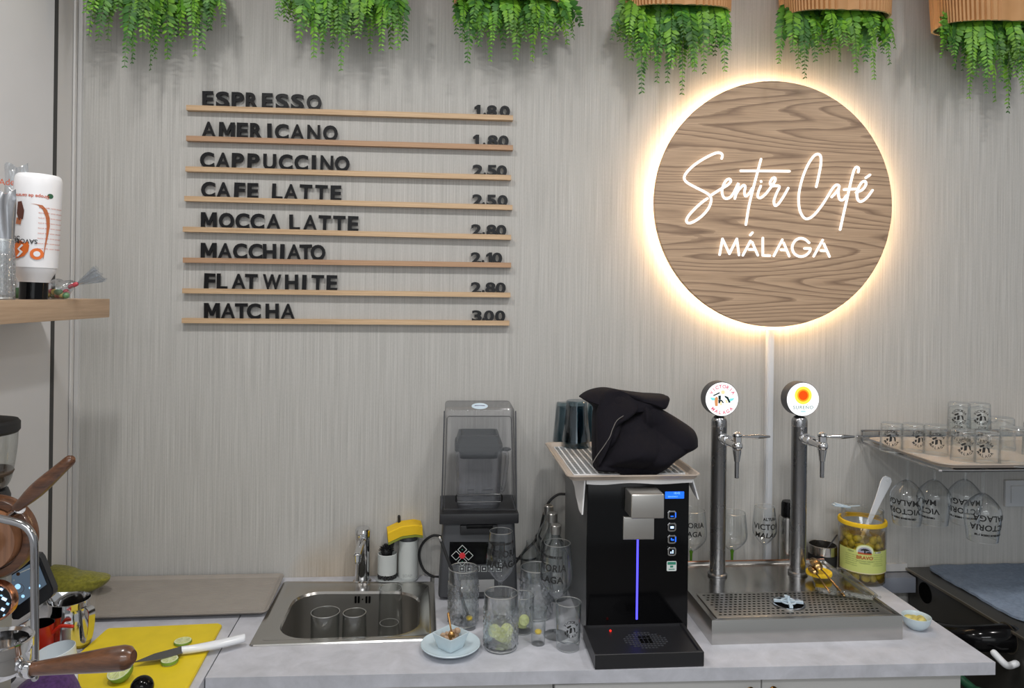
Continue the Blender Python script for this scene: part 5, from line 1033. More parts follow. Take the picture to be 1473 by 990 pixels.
part('lid', G().lathe([(.001, 0), (rl, 0), (rl + .001, .004), (rl, .009), (rl - .004, .011), (rl - .007, .009), (.001, .009)], 48), 'sponge_yellow', yl, world=False)
def spoon(c, tip, label, sc_=1.0):
    d_ = (tip - c); L_ = d_.length; d_.normalize(); t = thing('spoon', c, label, 'spoon', 'bronze spoons by the olive jar'); s_ = Vector((-d_.y, d_.x, 0)).normalized(); up = d_.cross(s_) ; up = up if up.z > 0 else -up
    g = G(); rows = []; Lb = .052 * sc_
    for i in range(11):
        u = i / 10; w_ = .0165 * sc_ * math.sin(PI * min(1, .04 + u * .95)) ** .55; x = -Lb * .5 + u * Lb; rows.append([c + d_ * x + s_ * w_ * v + up * (.012 * sc_ * (1 - v * v) * math.sin(PI * u) ** .6) for v in (-1, -.7, -.35, 0, .35, .7, 1)])
    g.grid(rows); g.grid([[p - up * .0014 for p in r_] for r_ in rows]); part('bowl', g, 'bronze', t)
    a0 = c + d_ * Lb * .46; part('handle', G().tube([a0, a0 + d_ * (L_ - Lb) * .3 + up * .002, a0 + d_ * (L_ - Lb) * .7 + up * .001, tip], [.0022 * sc_, .0021 * sc_, .0030 * sc_, .0040 * sc_], 8), 'bronze', t)
s0 = ylc + Z * .020
s0 = P(1174, 811, ylc.y - .012); spoon(s0, K(1214, 857, bz + .009), 'bronze spoon lying bowl down on the yellow lid, the upper one'); spoon(P(1170, 818, ylc.y - .015) - Z * .004, K(1193, 852, bz + .009), 'bronze spoon on the yellow lid, partly under the other spoon', .85)
# ------------------------------------------------------------------ olive jar
jr = 32 * .00206; jb = K(1240, 858); jb = Vector((P(1239, 855, -.105).x, -.105, CT)); m_ = mpp(jb); jr = 31.5 * m_; jz = lambda py: P(1239, py, jb.y).z - CT
t = thing('olive_jar', jb, 'big clear glass jar of green olives in brine labelled BRAVO', 'jar'); jh = jz(732); sh = jz(750)
pr = [(jr * .94, 0), (jr, .006), (jr, sh - .004), (jr * .97, sh + .002), (jr * .90, sh + .010), (jr * .89, jh - .004), (jr * .91, jh - .002), (jr * .90, jh)]
part('jar_glass', G().lathe(wall(pr, .0025, .006), 56, close=False), 'clear_glass_thick', t, world=False)
part('yellow_band', G().lathe([(jr * .92, sh - .003), (jr * 1.03, sh - .003), (jr * 1.045, sh + .004), (jr * 1.02, sh + .009), (jr * .92, sh + .009)], 56, close=False), 'sponge_yellow', t, 'yellow band around the neck', world=False)
lz = jz(762); part('brine', G().lathe([(.001, .0075), (jr - .004, .0075), (jr - .0035, .01), (jr - .0035, lz), (.001, lz)], 48), 'brine', t, world=False)
g = G(); fa = towards_cam(jb) + .12
def jp(x, z, e=.0006): a_ = fa + x / jr; return Vector(((jr + e) * math.cos(a_), (jr + e) * math.sin(a_), z))
lz0, lz1 = jz(815), jz(783); W2 = 29 * m_ * 1.35
def strip(g, x0, x1, zf0, zf1, e, n=24): g.grid([[jp(x0 + (x1 - x0) * k / n, zf0(x0 + (x1 - x0) * k / n), e), jp(x0 + (x1 - x0) * k / n, zf1(x0 + (x1 - x0) * k / n), e)] for k in range(n + 1)])
arch = lambda x: lz1 + (.020 * math.sqrt(max(0, 1 - (x / .026) ** 2)) if abs(x) < .026 else 0)
g.m(0); strip(g, -W2, W2, lambda x: lz0, arch, .0006, 60); g.m(1); strip(g, -W2, W2, lambda x: lz0, lambda x: lz0 + .003, .0009)
g.m(4); strip(g, -.0235, .0235, lambda x: lz1 - .006, lambda x: lz1 + .0175 * math.sqrt(max(0, 1 - (x / .0236) ** 2)), .0009, 30)
g.m(2); strip(g, -.0195, .0195, lambda x: lz1 - .008, lambda x: lz1 - .004 + .016 * math.sqrt(max(0, 1 - (x / .0196) ** 2)), .0012, 30); g.m(3); strip(g, -.0195, .0195, lambda x: lz1 - .0105, lambda x: lz1 - .005, .0014)
g.m(6); rr = random.Random(3)
strip(g, -.013, .013, lambda x: lz1 + .001 + .001 * math.sin(x * 900), lambda x: lz1 + .008 - 30 * x * x + .0008 * math.sin(x * 1300), .0016, 24); strip(g, -.0022, .0022, lambda x: lz1 - .007, lambda x: lz1 + .003, .0017); strip(g, .004, .0185, lambda x: lz1 - .006, lambda x: lz1 - .003 + .002 * math.sin((x - .004) * 210), .0017)
def jt(s_, size, x, z, mi, bold=0): g.m(mi).text(s_, size, None, bold=bold, fn=lambda px_, py_, pz_: jp(x + px_, z + py_, .0018))
jt('BRAVO', .0145, 0, lz1 - .0255, 3, .0004); jt('ACEITUNAS VERDES', .0052, 0, lz1 - .0335, 5); jt('MANZANILLA', .0050, 0, lz1 - .0395, 5); jt('FIBRA', .0075, -.040, lz1 - .008, 5)
for k in range(6): jt('aceitunas en salmuera' if k % 2 else 'ingredientes agua sal', .0042, -.040, lz1 - .017 - .0065 * k, 5); jt('peso neto escurrido' if k % 2 else 'conservar en frio', .0042, .040, lz1 - .012 - .0065 * k, 5)
g.m(7); strip(g, .030, .050, lambda x: lz1 - .006, lambda x: lz1 - .001, .0012); g.m(4); strip(g, .032, .038, lambda x: lz1 - .005, lambda x: lz1 - .002, .0015)
part('label', g, ['jar_label', 'jar_label_border', 'jar_sky', 'jar_red', 'jar_arch', 'jar_text', 'print_black', 'print_grey'], t, 'yellow green paper label with a dark tree', world=False)
def olive_mesh(n, mname):
    g = G(); g.ball((0, 0, 0), .0122, (1, 1, 1.25), u=14, v=10); g.m(1).ball((0, 0, .0150), .0026, (1, 1, .4), u=8, v=5); return g.mesh('olive', [mname, 'olive_pale'])
OM = [olive_mesh(0, 'olive_green'), olive_mesh(0, 'olive_pale')]
rr = random.Random(21); nn = 0
for lev in range(11):
    z = .022 + lev * .0196
    if z > lz - .004: break
    for ringr, cnt in ((jr - .0195, 13), (jr - .042, 7)):
        if ringr < .01: continue
        for k in range(cnt):
            a_ = 2 * PI * (k + .5 * (lev % 2) + rr.uniform(-.12, .12)) / cnt
            if z > lz - .02 and rr.random() < .35: continue
            vis = math.cos(a_ - towards_cam(jb)) > -.25
            if ringr < jr - .022 and lev < 7: continue
            if not vis: continue
            o = add('olive', OM[0], None, jb + Vector((ringr * math.cos(a_), ringr * math.sin(a_), z + rr.uniform(-.002, .002))), (rr.uniform(0, 3), rr.uniform(0, 3), rr.uniform(0, 3)))
            o.scale = [.93 + .1 * rr.random()] * 3; props(o, 'green olive in brine inside the big glass jar', 'olive', 'olives in the big jar')
t = thing('plastic_ladle', jb + Vector((.01, -.01, jh - .05)), 'white plastic spoon sticking out of the olive jar', 'spoon')
h0, h1 = P(1249, 752, jb.y + .01), P(1277, 686, jb.y + .01); g = G(); dv = (h1 - h0).normalized(); sd = Vector((dv.z, 0, -dv.x)); prof = [(0, .0075), (.5, .011), (.85, .0175), (.95, .0165), (1.0, .009)]
L_ = (h1 - h0).length; pts = [h0 + dv * L_ * u + sd * w_ for u, w_ in prof] + [h0 + dv * L_ * u - sd * w_ for u, w_ in prof[::-1]]
g.prism([((p - h0).dot(sd), (p - h0).dot(dv)) for p in pts], .004, (h0, sd, dv, -Y), .001); g.cyl(h0 + dv * L_ * .94 - Y * .0042, h0 + dv * L_ * .94 - Y * .005, .005, .004, 16)
part('handle', g, 'white_gloss', t); g = G(); e = h0 - dv * .06; g.tube([h0, e], [.006, .006], 8); g.ball(e - dv * .02, .022, (1, .5, 1.2)); part('bowl', g, 'white_gloss', t)
g = G(); a_, b_ = P(1198, 727, jb.y + .03), P(1222, 729, jb.y + .03); g.box((a_ + b_) / 2, ((b_ - a_).length, .02, .005), .002, rot=(0, math.radians(8), 0)).m(1).box((a_ + b_) / 2 + Z * .004, ((b_ - a_).length * .8, .012, .004), .001, rot=(0, math.radians(12), 0)); g.tube([(b_ - X * .01), b_ + Vector((.03, -.005, .004))], .002, 6)
solo('tongs', g, ['rinser_blue', 'rinser_blue'], 'pale blue plastic utensil end resting on the olive jar rim', 'tongs')
# olive bowl
ob = K(1318, 904); t = thing('small_bowl', ob, 'small grey bowl of olives on the worktop right of the drip tray', 'bowl'); r_ = 19.5 * mpp(ob)
part('bowl', G().lathe(curve([(r_ * .45, 0), (r_ * .6, .004), (r_ * .88, .016), (r_, .034)], 4) + [(r_ * .97, .0345)] + curve([(r_ * .94, .033), (r_ * .8, .018), (r_ * .5, .007), (.001, .006)], 4), 48), 'plate_blue', t, world=False)
for k, (x, y) in enumerate([(-.010, -.006), (.010, -.008), (.001, .010), (-.016, .008), (.016, .008)]): props(add('olive', OM[1], None, ob + Vector((x, y, .019 + .003 * (k % 2))), (1.5, rr.uniform(0, 1), rr.uniform(0, 3))), 'pale olive in the small grey bowl', 'olive', 'olives in the small bowl')

# ------------------------------------------------------------------ shelf with glasses at the right
sz = 1.345; sx0 = P(1238, 650, -.02).x; sx1 = 2.35; sy1 = -.42
t = thing('wall_shelf', ((sx0 + sx1) / 2, -.2, sz - .03), 'wire glass shelf on the right wall end, under the beige tray', 'shelf')
g = G(); r_ = .0035
fx = sx0 + .045
g.tube(spline([(sx0, -.006, sz - .006), (sx0, -.10, sz - .006), (sx0, sy1 + .04, sz - .006), (sx0 + .04, sy1, sz - .006), (fx + .3, sy1, sz - .006), (sx1, sy1, sz - .006)], 5), r_, 8)
for k in range(9): g.tube([(sx0 + .05 + k * .1, -.004, sz - .007), (sx0 + .05 + k * .1, sy1, sz - .007)], .0022, 6)
part('frame', g, 'chrome_dark', t)
g = G(); g.tube(spline([(sx0 + .002, -.14, sz + .012), (sx0 + .002, -.02, sz + .012), (sx0 + .02, -.008, sz + .012), (sx0 + .3, -.008, sz + .012), (sx1, -.008, sz + .012)], 5), .003, 8); g.tube([(sx0 + .01, -.008, sz + .03), (sx1, -.008, sz + .03)], .003, 8)
for k in range(14): g.tube([(sx0 + .012 + k * .06, -.008, sz - .006), (sx0 + .012 + k * .06, -.008, sz + .03)], .002, 6)
part('gallery_rail', g, 'chrome_dark', t)
g = G()
for yy in (-.14, -.20, -.30, -.36): g.box(((sx0 + sx1) / 2 + .03, yy, sz - .016), (sx1 - sx0 - .1, .012, .003)); g.box(((sx0 + sx1) / 2 + .03, yy, sz - .0135), (sx1 - sx0 - .1, .003, .006))
part('stemware_rack', g, 'black_plastic', t)
for bx in (sx0 + .42, sx0 + .75):
    g = G(); g.prism([(0, 0), (-.3, .0), (-.3, -.012), (-.02, -.09), (0, -.1)], .004, (Vector((bx, -.001, sz - .009)), Y, Z, X)); part('bracket', g, 'steel_dark', t)
tray([(sx0 + .008, -.018), (sx1, -.018), (sx1, sy1 + .004), (sx0 + .008, sy1 + .004)], sz - .002, 'beige tray on the right shelf carrying upturned glasses', 'tray_beige', .010, .003, None, .05, .010)
TG = sz + .0015
def up_glass(px, py, h, wpx, label, logo=True, kind='t', face=0.0, dz=0, name='tumbler'):
    p = K(px, py, TG); m_ = mpp(p); r1 = wpx / 2 * m_; p = p + Z * dz
    t = thing(name, p, label, 'glass', 'upturned glasses on the right shelf tray')
    g = tumbler_mesh(r1 * .90, r1, h, .002, .008); g.bm.transform(Matrix.Translation((0, 0, h)) @ Matrix.Rotation(PI, 4, 'X')); b = part('glass', g, ['clear_glass_thick', 'glass_rim'], t, world=False)
    if logo: add('printed_mark', ring_logo(G(), r1 * .95, h * .5, towards_cam(p) + face, 1.15).mesh('printed_mark', 'print_black'), b)
    return t
up_glass(1282, 648, .085, 31, 'upturned printed glass nearest the left end of the right shelf')
up_glass(1313, 649, .085, 31, 'upturned printed glass second from the left end of the right shelf', face=.6)
up_glass(1346, 653, .088, 33, 'upturned printed glass third from the left end of the right shelf', face=.1)
up_glass(1379, 640, .085, 31, 'lower upturned glass of the left stacked pair at the wall'); up_glass(1379, 640, .085, 31, 'upper upturned glass of the left stacked pair at the wall', dz=.052)
up_glass(1408, 641, .085, 31, 'lower upturned glass of the right stacked pair at the wall', face=.3); up_glass(1408, 641, .085, 31, 'upper upturned glass of the right stacked pair at the wall', dz=.052, face=.2)
up_glass(1385, 662, .088, 33, 'upturned printed glass before the left stacked pair', face=.25)
up_glass(1420, 666, .088, 34, 'upturned printed glass before the right stacked pair, squat and thick', face=-.2)
up_glass(1440, 645, .098, 36, 'taller clear upturned glass at the wall above the switch', False); up_glass(1459, 668, .105, 40, 'large plain upturned tumbler at the front right of the shelf tray', False); up_glass(1492, 655, .10, 38, 'plain upturned tumbler cut by the right picture edge', False)
def hang(px, y, face, label):
    top = Vector((P(px, 700, y).x, y, sz - .0105)); o = wine(top, .137, .082, .040, .049, label, 'wine glasses hanging under the right shelf', printed=[('CERVECEROS DESDE 1928', .80, .007), ('VICTORIA', .60, .024), ('MALAGA', .40, .024)], face=face, flip=True)
hang(1305, -.17, .35, 'lettered wine glass hanging leftmost under the right shelf'); hang(1344, -.17, .9, 'lettered wine glass hanging second from the left under the right shelf')
hang(1388, -.17, .05, 'lettered wine glass hanging third from the left under the right shelf'); hang(1414, -.33, -.5, 'lettered wine glass hanging rightmost and nearest under the right shelf')
# wall switch
a, b = P(1443, 728), P(1478, 690); t = thing('light_switch', ((a.x + b.x) / 2, -.001, a.z), 'grey white wall switch under the right shelf', 'switch')
part('plate', G().box(((a.x + b.x) / 2, -.005, (a.z + b.z) / 2), (b.x - a.x, .010, b.z - a.z), .002), 'switch_plate', t)
part('rocker', G().box(((a.x + b.x) / 2 + .004, -.0105, (a.z + b.z) / 2 - .003), ((b.x - a.x) * .66, .005, (b.z - a.z) * .66), .0015), 'switch_plate', t)
# ------------------------------------------------------------------ griddle
gx = P(1303, 816, 0).x; gz = P(1303, 816, 0).z; gy = -.78; gx1 = 2.5
t = thing('griddle_counter', ((gx + gx1) / 2, gy / 2, 0), 'dark steel catering unit at the right with a blue grey cloth on top', 'kitchen unit')
g = G(); g.box(((gx + gx1) / 2, (gy - .02) / 2, (gz + .12) / 2), (gx1 - gx, -gy - .02, gz - .12), .002); g.box(((gx + gx1) / 2, (gy - .002) / 2, gz - .002), (gx1 - gx + .014, -gy - .006, .006), .0015); g.m(1).box((gx - .006, (gy - .002) / 2, gz - .001), (.005, -gy - .006, .0075), .001)
for yy in (-.08, gy + .08):
    for xx in (gx + .06, gx1 - .06): g.m(0).cyl((xx, yy, 0), (xx, yy, .13), .02, .02, 16)
part('body', g, ['griddle_steel', 'griddle_edge'], t)
def onside(px, py): # point on the unit's left side
    d = ray(px, py); return CAM + d * ((gx - CAM.x) / d.x)
c = onside(1331, 853); g = G(); g.lathe([(.001, 0), (.032, 0)], 36, c - X * .001, (0, -PI / 2, 0), close=False); part('vent_hole', g, 'hole_black', t)
c2 = onside(1449, 918); g = G(); g.lathe([(.030, .001), (.041, .001)], 36, c2, (0, -PI / 2, 0), close=False).m(1).lathe([(.001, .0005), (.032, .0005)], 36, c2, (0, -PI / 2, 0), close=False); part('pipe_port', g, ['griddle_edge', 'hole_black'], t)
g = G(); g.tube(spline([c2 + X * .004, c2 + Vector((-.03, 0, .0)), c2 + Vector((-.075, .015, -.006)), c2 + Vector((-.105, .06, -.022)), c2 + Vector((-.115, .13, -.04))], 6), [.038 - .008 * k / 24 for k in range(25)], 20); part('exhaust_pipe', g, 'black_gloss', t, 'thick glossy black pipe')
g = G(); cx0 = gx + .055; n1, n2 = 40, 30; rr = random.Random(6); yb, yf = -.012, -.475
def cl(u, v):
    x = cx0 + u * (gx1 - .05 - cx0); y = yb + v * (yf - yb); rc = .09
    for ccx, ccy, sx_, sy_ in ((cx0 + rc, yf + rc, -1, -1), (cx0 + rc * .5, yb - rc * .5, -1, 1)):
        rr_ = rc if sy_ < 0 else rc * .5
        if (x - ccx) * sx_ > 0 and (y - ccy) * sy_ > 0:
            dx, dy = (x - ccx) / rr_, (y - ccy) / rr_; m2 = max(abs(dx), abs(dy)); L2 = math.hypot(dx, dy); x, y = ccx + dx * m2 / max(L2, 1e-6) * rr_, ccy + dy * m2 / max(L2, 1e-6) * rr_
    return Vector((x, y, gz + .0015 + .0022 * math.sin(x * 31 + y * 17) ** 2 + .0016 * math.sin(y * 55) ** 2))
sheet(cl, n1, n2, .007, Z); solo('flat_cloth', g, 'cloth_bluegrey', 'blue grey cloth spread flat over the dark steel unit', 'cloth', ang=60)
solo('waste_hose', G().tube(spline([(gx - .012, -.50, .84), (gx - .03, -.50, .835), (gx - .06, -.52, .85), (gx - .075, -.50, .87)], 6), .009, 12), 'white_plastic', 'white hose curving beside the black pipe of the steel unit', 'hose')
solo('water_hose', G().tube(spline([P(1372, 965, -.40), P(1386, 980, -.42), P(1400, 992, -.45), P(1420, 1010, -.5), P(1430, 1100, -.5)], 6), .012, 12), 'print_green', 'green hose hanging in the gap below the worktop end', 'hose')
struct('trim_6', G().box(((cR + gx) / 2 + .0, -.03, .877), (gx - cR - .004, .056, .05), .002), 'blue_grey_trim'); struct('trim_7', G().box(((cR + gx) / 2, -.006, .918), (gx - cR - .004, .01, .025)), 'trim_white')

# ------------------------------------------------------------------ oak shelf at the left
oy = -.25; a, b = P(158, 430, oy), P(158, 456.5, oy); ox1 = a.x; oz1, oz0 = a.z, b.z
solo('oak_shelf', G().box(((XL + ox1) / 2 + .001, (oy - 1.45) / 2, (oz0 + oz1) / 2), (ox1 - XL - .002, 1.45 + oy, oz1 - oz0), .0015), 'oak', 'thick oak shelf fixed to the left wall', 'shelf')
SZ = oz1; at = lambda px, y: Vector((P(px, 425, y).x, y, SZ))
by = -.56; b = at(48, by); m_ = mpp(b); hz = lambda py: P(48, py, by).z - SZ; r_ = 30 * m_
t = thing('syrup_bottle', b, 'white squeeze bottle of caramel syrup standing on its black cap', 'bottle'); t.rotation_euler = (0, math.radians(1.8), 0)
h = hz(252); ch_ = hz(406)
part('bottle_body', G().lathe([(.001, ch_), (r_ * .62, ch_), (r_ * .66, ch_ + .004), (r_ * .70, ch_ + .008)] + curve([(r_ * .72, ch_ + .010), (r_ * .90, ch_ + .028), (r_ * .96, ch_ + .045)], 5) + [(r_ * .965, hz(385)), (r_ * 1.0, h - .03), (r_ * .99, h - .012), (r_ * .93, h - .003), (r_ * .85, h), (.001, h)], 48), 'syrup_white', t, world=False)
part('cap', G().lathe([(.001, 0), (r_ * .60, 0), (r_ * .60, ch_), (.001, ch_)], 40), 'black_gloss', t, 'black cap', world=False)
g = G(); fa = towards_cam(b) - .05
def bp(x, z, e=.0005): a_ = fa + x / r_; return Vector(((r_ + e) * math.cos(a_), (r_ + e) * math.sin(a_), z))
def inv(txt, size, x, py, mi, bold=0): g.m(mi).text(txt, size, None, bold=bold, fn=lambda px_, py_, pz_: bp(x - px_, hz(py) - py_))
U = lambda px: (px - 48) * m_ * 1.05
def blob(pts, mi, e=.0005): g.m(mi); g.face([bp(U(x), hz(y), e) for x, y in pts])
inv('Sirope de caramelo', .0105, U(38), 283, 0, .0002); inv('SAVORE', .014, U(36), 346, 1, .0002); inv('Su', .022, U(24), 342, 1)
blob([(26, 350), (31, 348), (36, 352), (40, 349), (42, 355), (41, 363), (36, 370), (28, 373), (23, 374), (20, 362), (22, 354)], 2)
g.m(6); g.face([bp(U(x), hz(y), .0009) for x, y in ((33, 353), (27, 360), (31, 364), (26, 371), (29, 371), (35, 364), (30, 360), (35, 355))])
g.m(2).face([bp(U(51 + 8 * math.cos(k * PI / 10)), hz(366 - 8 * math.sin(k * PI / 10))) for k in range(20)]); g.m(6).face([bp(U(51 + 4 * math.cos(k * PI / 8)), hz(366 - 4 * math.sin(k * PI / 8)), .0008) for k in range(16)])
blob([(24, 294), (30, 293), (34, 306), (33, 318), (27, 320), (23, 310)], 3); blob([(23, 316), (31, 318), (30, 326), (22, 325)], 4)
sp_ = [(44, 296), (52, 297), (58, 303), (62, 314), (63, 326), (62, 340), (60, 356), (58.5, 372)]; wd = [3.4, 3, 2.6, 2.4, 2, 1.2, .6, .3]
g.m(4); V = g.grid([[bp(U(x - w_), hz(y)), bp(U(x + w_), hz(y))] for (x, y), w_ in zip(sp_, wd)])
g.m(5).face([bp(U(64 + 4 * math.cos(k * PI / 8)), hz(283 - 3.5 * math.sin(k * PI / 8))) for k in range(16)])
for k in range(9): inv('ingredientes: azucar, agua, aroma', .0046, U(69), 300 + 7.2 * k, 0)
part('printed_label', g, ['print_red', 'print_black', 'print_orange', 'print_brown', 'print_caramel', 'print_green', 'syrup_white'], t, 'upside down printed label', world=False)
# pouches
def pouch(px0, px1, pyt, y, label, mats, name='sweet_pouch', printed=None, filling=None):
    a, b = at(px0, y), at(px1, y); W_ = b.x - a.x; h = P(px1, pyt, y).z - SZ; c = (a + b) / 2; t = thing(name, c, label, 'bag'); g = G(); rr = random.Random(int(px1 * 3)); N1, N2 = 14, 16
    f = lambda u, v, s: c + Vector(((u - .5) * W_ * (1 - .04 * math.sin(v * 3)), s * (.028 * math.sin(PI * u) ** .6 * (1 - v) ** .5 * (1 if v > .02 else .9)) + .004 * math.sin(u * 13 + v * 9) * (v), v * h + .006 * math.sin(u * 8) * v))
    V = g.grid([[f(i / N1, j / N2, -1) for i in range(N1 + 1)] for j in range(N2 + 1)]); g.grid([[f(i / N1, j / N2, 1) for i in range(N1 + 1)] for j in range(N2 + 1)]); bmesh.ops.remove_doubles(g.bm, verts=g.bm.verts, dist=1e-4)
    o = part('film', g, mats, t, ang=80)
    if printed:
        g = G()
        for s_, size, u, v in printed: q0 = f(u, v, -1) - Y * .003; g.text(s_, size, (q0, (X + Z * .02).normalized(), Z, -Y))
        part('printed_words', g, 'print_red', t)
    return c, W_, h, t
pouch(3, 38, 238, -.475, 'clear white printed pouch behind the syrup bottle', 'bag_film', printed=[('Adelaida', .022, .62, .86), ('caramelos surtidos', .006, .62, .79), ('sin gluten', .006, .62, .74)])
pouch(-14, 21, 276, -.655, 'dark foil pouch standing left of the syrup bottle', 'foil_dark')
p = at(3, -.70); tt_ = thing('cut_glass_tumbler', p, 'cut glass tumbler on the oak shelf at the picture edge', 'glass'); part('glass', cut_mesh(15 * mpp(p), P(3, 345, -.70).z - SZ), ['cut_glass', 'glass_rim'], tt_, world=False)
c = at(84, -.47); t = thing('sweets_bag', c, 'small clear bag of sweets twisted shut beside the syrup bottle', 'bag')
g = G(); m_ = mpp(c); e = P(106, 411, -.47); N1 = 16
rows = []
for k in range(13):
    u = k / 12; x = c.x + (-22 + 44 * u) * m_; rz = .022 * math.sin(PI * min(1, .10 + u * .86)) ** .7 + .002; zc = SZ + rz * (1 - u * .0) + (e.z - SZ - .004) * max(0, u - .7) / .3
    rows.append([Vector((x, c.y + 1.25 * rz * math.cos(a_) * (1 + .12 * math.sin(5 * a_ + u * 9)), max(SZ + .0005, zc + rz * math.sin(a_) * (1 + .1 * math.sin(4 * a_ + 2))))) for a_ in [2 * PI * j / N1 for j in range(N1)]])
g.grid(rows, closed_v=True); part('film', g, 'bag_film', t, ang=80)
g = G(); g.tube([e - Vector((.008, 0, .003)), e + Vector((.006, 0, .004))], .0055, 10); part('red_tie', g, 'candy_red', t, 'red twist tie')
g = G(); tips = [P(134, 384, -.47), P(142, 396, -.48), P(151, 405, -.46)]; rows = []
for k in range(9):
    u = k / 8; row = []
    for j in range(9):
        v = j / 8; tp = tips[0] * (1 - v) ** 2 + tips[1] * 2 * v * (1 - v) + tips[2] * v * v; q = e * (1 - u) + tp * u; q.y += .014 * math.sin(v * 17) * u; q.z += .003 * math.sin(v * 23 + 1) * u; row.append(q)
    rows.append(row)
g.grid(rows); g.grid([[q + Vector((.001, .012 * k / 8, .002)) for q in r_] for k, r_ in enumerate(rows)]); part('twisted_top', g, 'bag_film', t, ang=80)
rr = random.Random(9)
for k in range(9): props(add('sweet', cached('sweet' + 'yrg'[k % 3], lambda k=k: G().ball((0, 0, 0), .010, (1, .8, .8), u=12, v=8).mesh('sweet', ['candy_yellow', 'candy_red', 'candy_green'][k % 3])), None, c + Vector(((-16 + 3.6 * k) * m_, rr.uniform(-.010, .010), .0095 + .008 * (k % 2))), (rr.uniform(0, 3), 0, rr.uniform(0, 3))), f'{["yellow", "red", "green"][k % 3]} sweet inside the small clear bag', 'sweet', 'sweets in the clear bag')
for k, px in enumerate((18, 24)): props(add('sweet', cached('sweetg2', lambda: G().ball((0, 0, 0), .012, (1, .8, 1.1), u=12, v=8).mesh('sweet', 'candy_green')), None, at(px, -.52) + Vector((0, 0, .0135 + .001 * k))), 'dark green sweet between the tumbler and the black bottle cap', 'sweet', 'loose green sweets')

# ------------------------------------------------------------------ left worktop: boards, knife, limes, jugs
BT = CT + .009
def flat(pts, z0, z1, m_, label, cat, name, bev=.0015):
    g = G(); c = [K(px, py, z1) for px, py in pts]; g.prism([(p.x, p.y) for p in c], z1 - z0, (Vector((0, 0, z0)), X, Y, Z), bev); return solo(name, g, m_, label, cat)
flat([(112, 990), (113, 958), (107, 946), (152, 906), (157, 903.5), (314, 896.5), (319, 899), (268, 993), (262, 996)], CT, BT, 'board_yellow', 'yellow plastic cutting board on the left worktop', 'cutting board', 'cutting_board')
flat([(112, 984), (112.5, 958), (106, 947), (90, 958), (60, 984)], CT, BT - .001, 'board_white', 'white plastic board end left of the yellow cutting board', 'cutting board', 'cutting_board')
# knife
t = thing('kitchen_knife', K(300, 928, BT), 'kitchen knife with a white handle lying across the yellow cutting board', 'knife')
g = G(); kz = BT + .0125; kp = lambda px, py: K(px, py, kz)
c = [kp(193, 953), (kp(222, 941)), kp(261, 930.5), kp(263, 940.5), kp(225, 950)]; g.prism([(p.x, p.y) for p in c], .002, (Vector((0, 0, kz - .001)), X, Y, Z)); part('blade', g, 'knife_steel', t)
ax = [kp(261, 936), kp(285, 932.5), kp(315, 926.5), kp(340, 920.5), kp(352, 917.5)]; g = G(); rows = []
for k, (p, w_) in enumerate(zip(spline(ax, 5), [.0085 + .0035 * math.sin(PI * i / 20) + .002 * (i / 20) for i in range(21)])):
    if k == 20: w_ *= .75
    d_ = (ax[-1] - ax[0]).normalized(); s_ = Vector((-d_.y, d_.x, 0)); rows.append([p + s_ * w_ * math.cos(a_) + Z * .0095 * math.sin(a_) for a_ in [2 * PI * j / 14 for j in range(14)]])
V = g.grid(rows, closed_v=True); g.cap(V[0]); g.cap(V[-1]); part('handle', g, 'white_gloss', t)
def lime_slice(px, py, r, th, rot, label):
    c = K(px, py, BT + .001) + Z * (th / 2 + abs(math.sin(rot[0])) * r * .9); t = thing('lime_slice', c - Z * th / 2, label, 'lime', 'lime pieces on the cutting board'); mt = Euler(rot).to_matrix()
    part('rind', G().lathe([(r * .9, -th / 2), (r, -th / 4), (r, th / 4), (r * .95, th / 2)], 32, c, rot, close=False), 'lime_skin', t)
    part('pith', G().lathe([(.001, -th / 2), (r * .93, -th / 2), (r * .95, th / 2), (.001, th / 2)], 32, c, rot), 'lime_pith', t)
    g = G()
    for k in range(9):
        a0, a1 = 2 * PI * k / 9 + .06, 2 * PI * (k + 1) / 9 - .06; g.face([c + mt @ Vector((rr_ * math.cos(a_), rr_ * math.sin(a_), th / 2 + .0004)) for rr_, a_ in ((r * .14, (a0 + a1) / 2), (r * .80, a0), (r * .84, (a0 + a1) / 2), (r * .80, a1))])
    part('segments', g, 'lime_flesh', t)
lime_slice(263, 925, .021, .006, (0, 0, .4), 'thin lime slice behind the knife blade'); lime_slice(244, 954, .0195, .009, (.05, -.03, 0), 'thicker lime end in front of the knife blade')
hc = K(172, 981, BT) + Z * .024; t = thing('lime_half', hc - Z * .024, 'halved lime with cut face up at the front of the board', 'lime'); rot = (math.radians(24), math.radians(-14), 0); hc = hc + Z * .003
half = [(.0275 * math.sin(a_), -.0275 * math.cos(a_)) for a_ in [PI / 2 * k / 10 for k in range(11)]]; half[0] = (.001, -.0275)
part('rind', G().lathe(half + [(.0265, .001)], 36, hc, rot, close=False), 'lime_skin', t); part('pith', G().lathe([(.001, .0005), (.0268, .0008)], 36, hc, rot, close=False), 'lime_pith', t)
g = G(); mt = Euler(rot).to_matrix()
for k in range(10):
    a0, a1 = 2 * PI * k / 10 + .04, 2 * PI * (k + 1) / 10 - .04; g.face([hc + mt @ Vector((q * math.cos(a_), q * math.sin(a_), .0014)) for q, a_ in ((.003, (a0 + a1) / 2), (.0235, a0), (.0245, (a0 + a1) / 2), (.0235, a1))])
part('segments', g, 'lime_flesh', t)
tb_ = K(204, 1012); t = thing('coffee_tamper', tb_, 'coffee tamper with a glossy black ball handle beside the halved lime', 'tamper'); tz_ = P(203, 973, tb_.y).z - CT
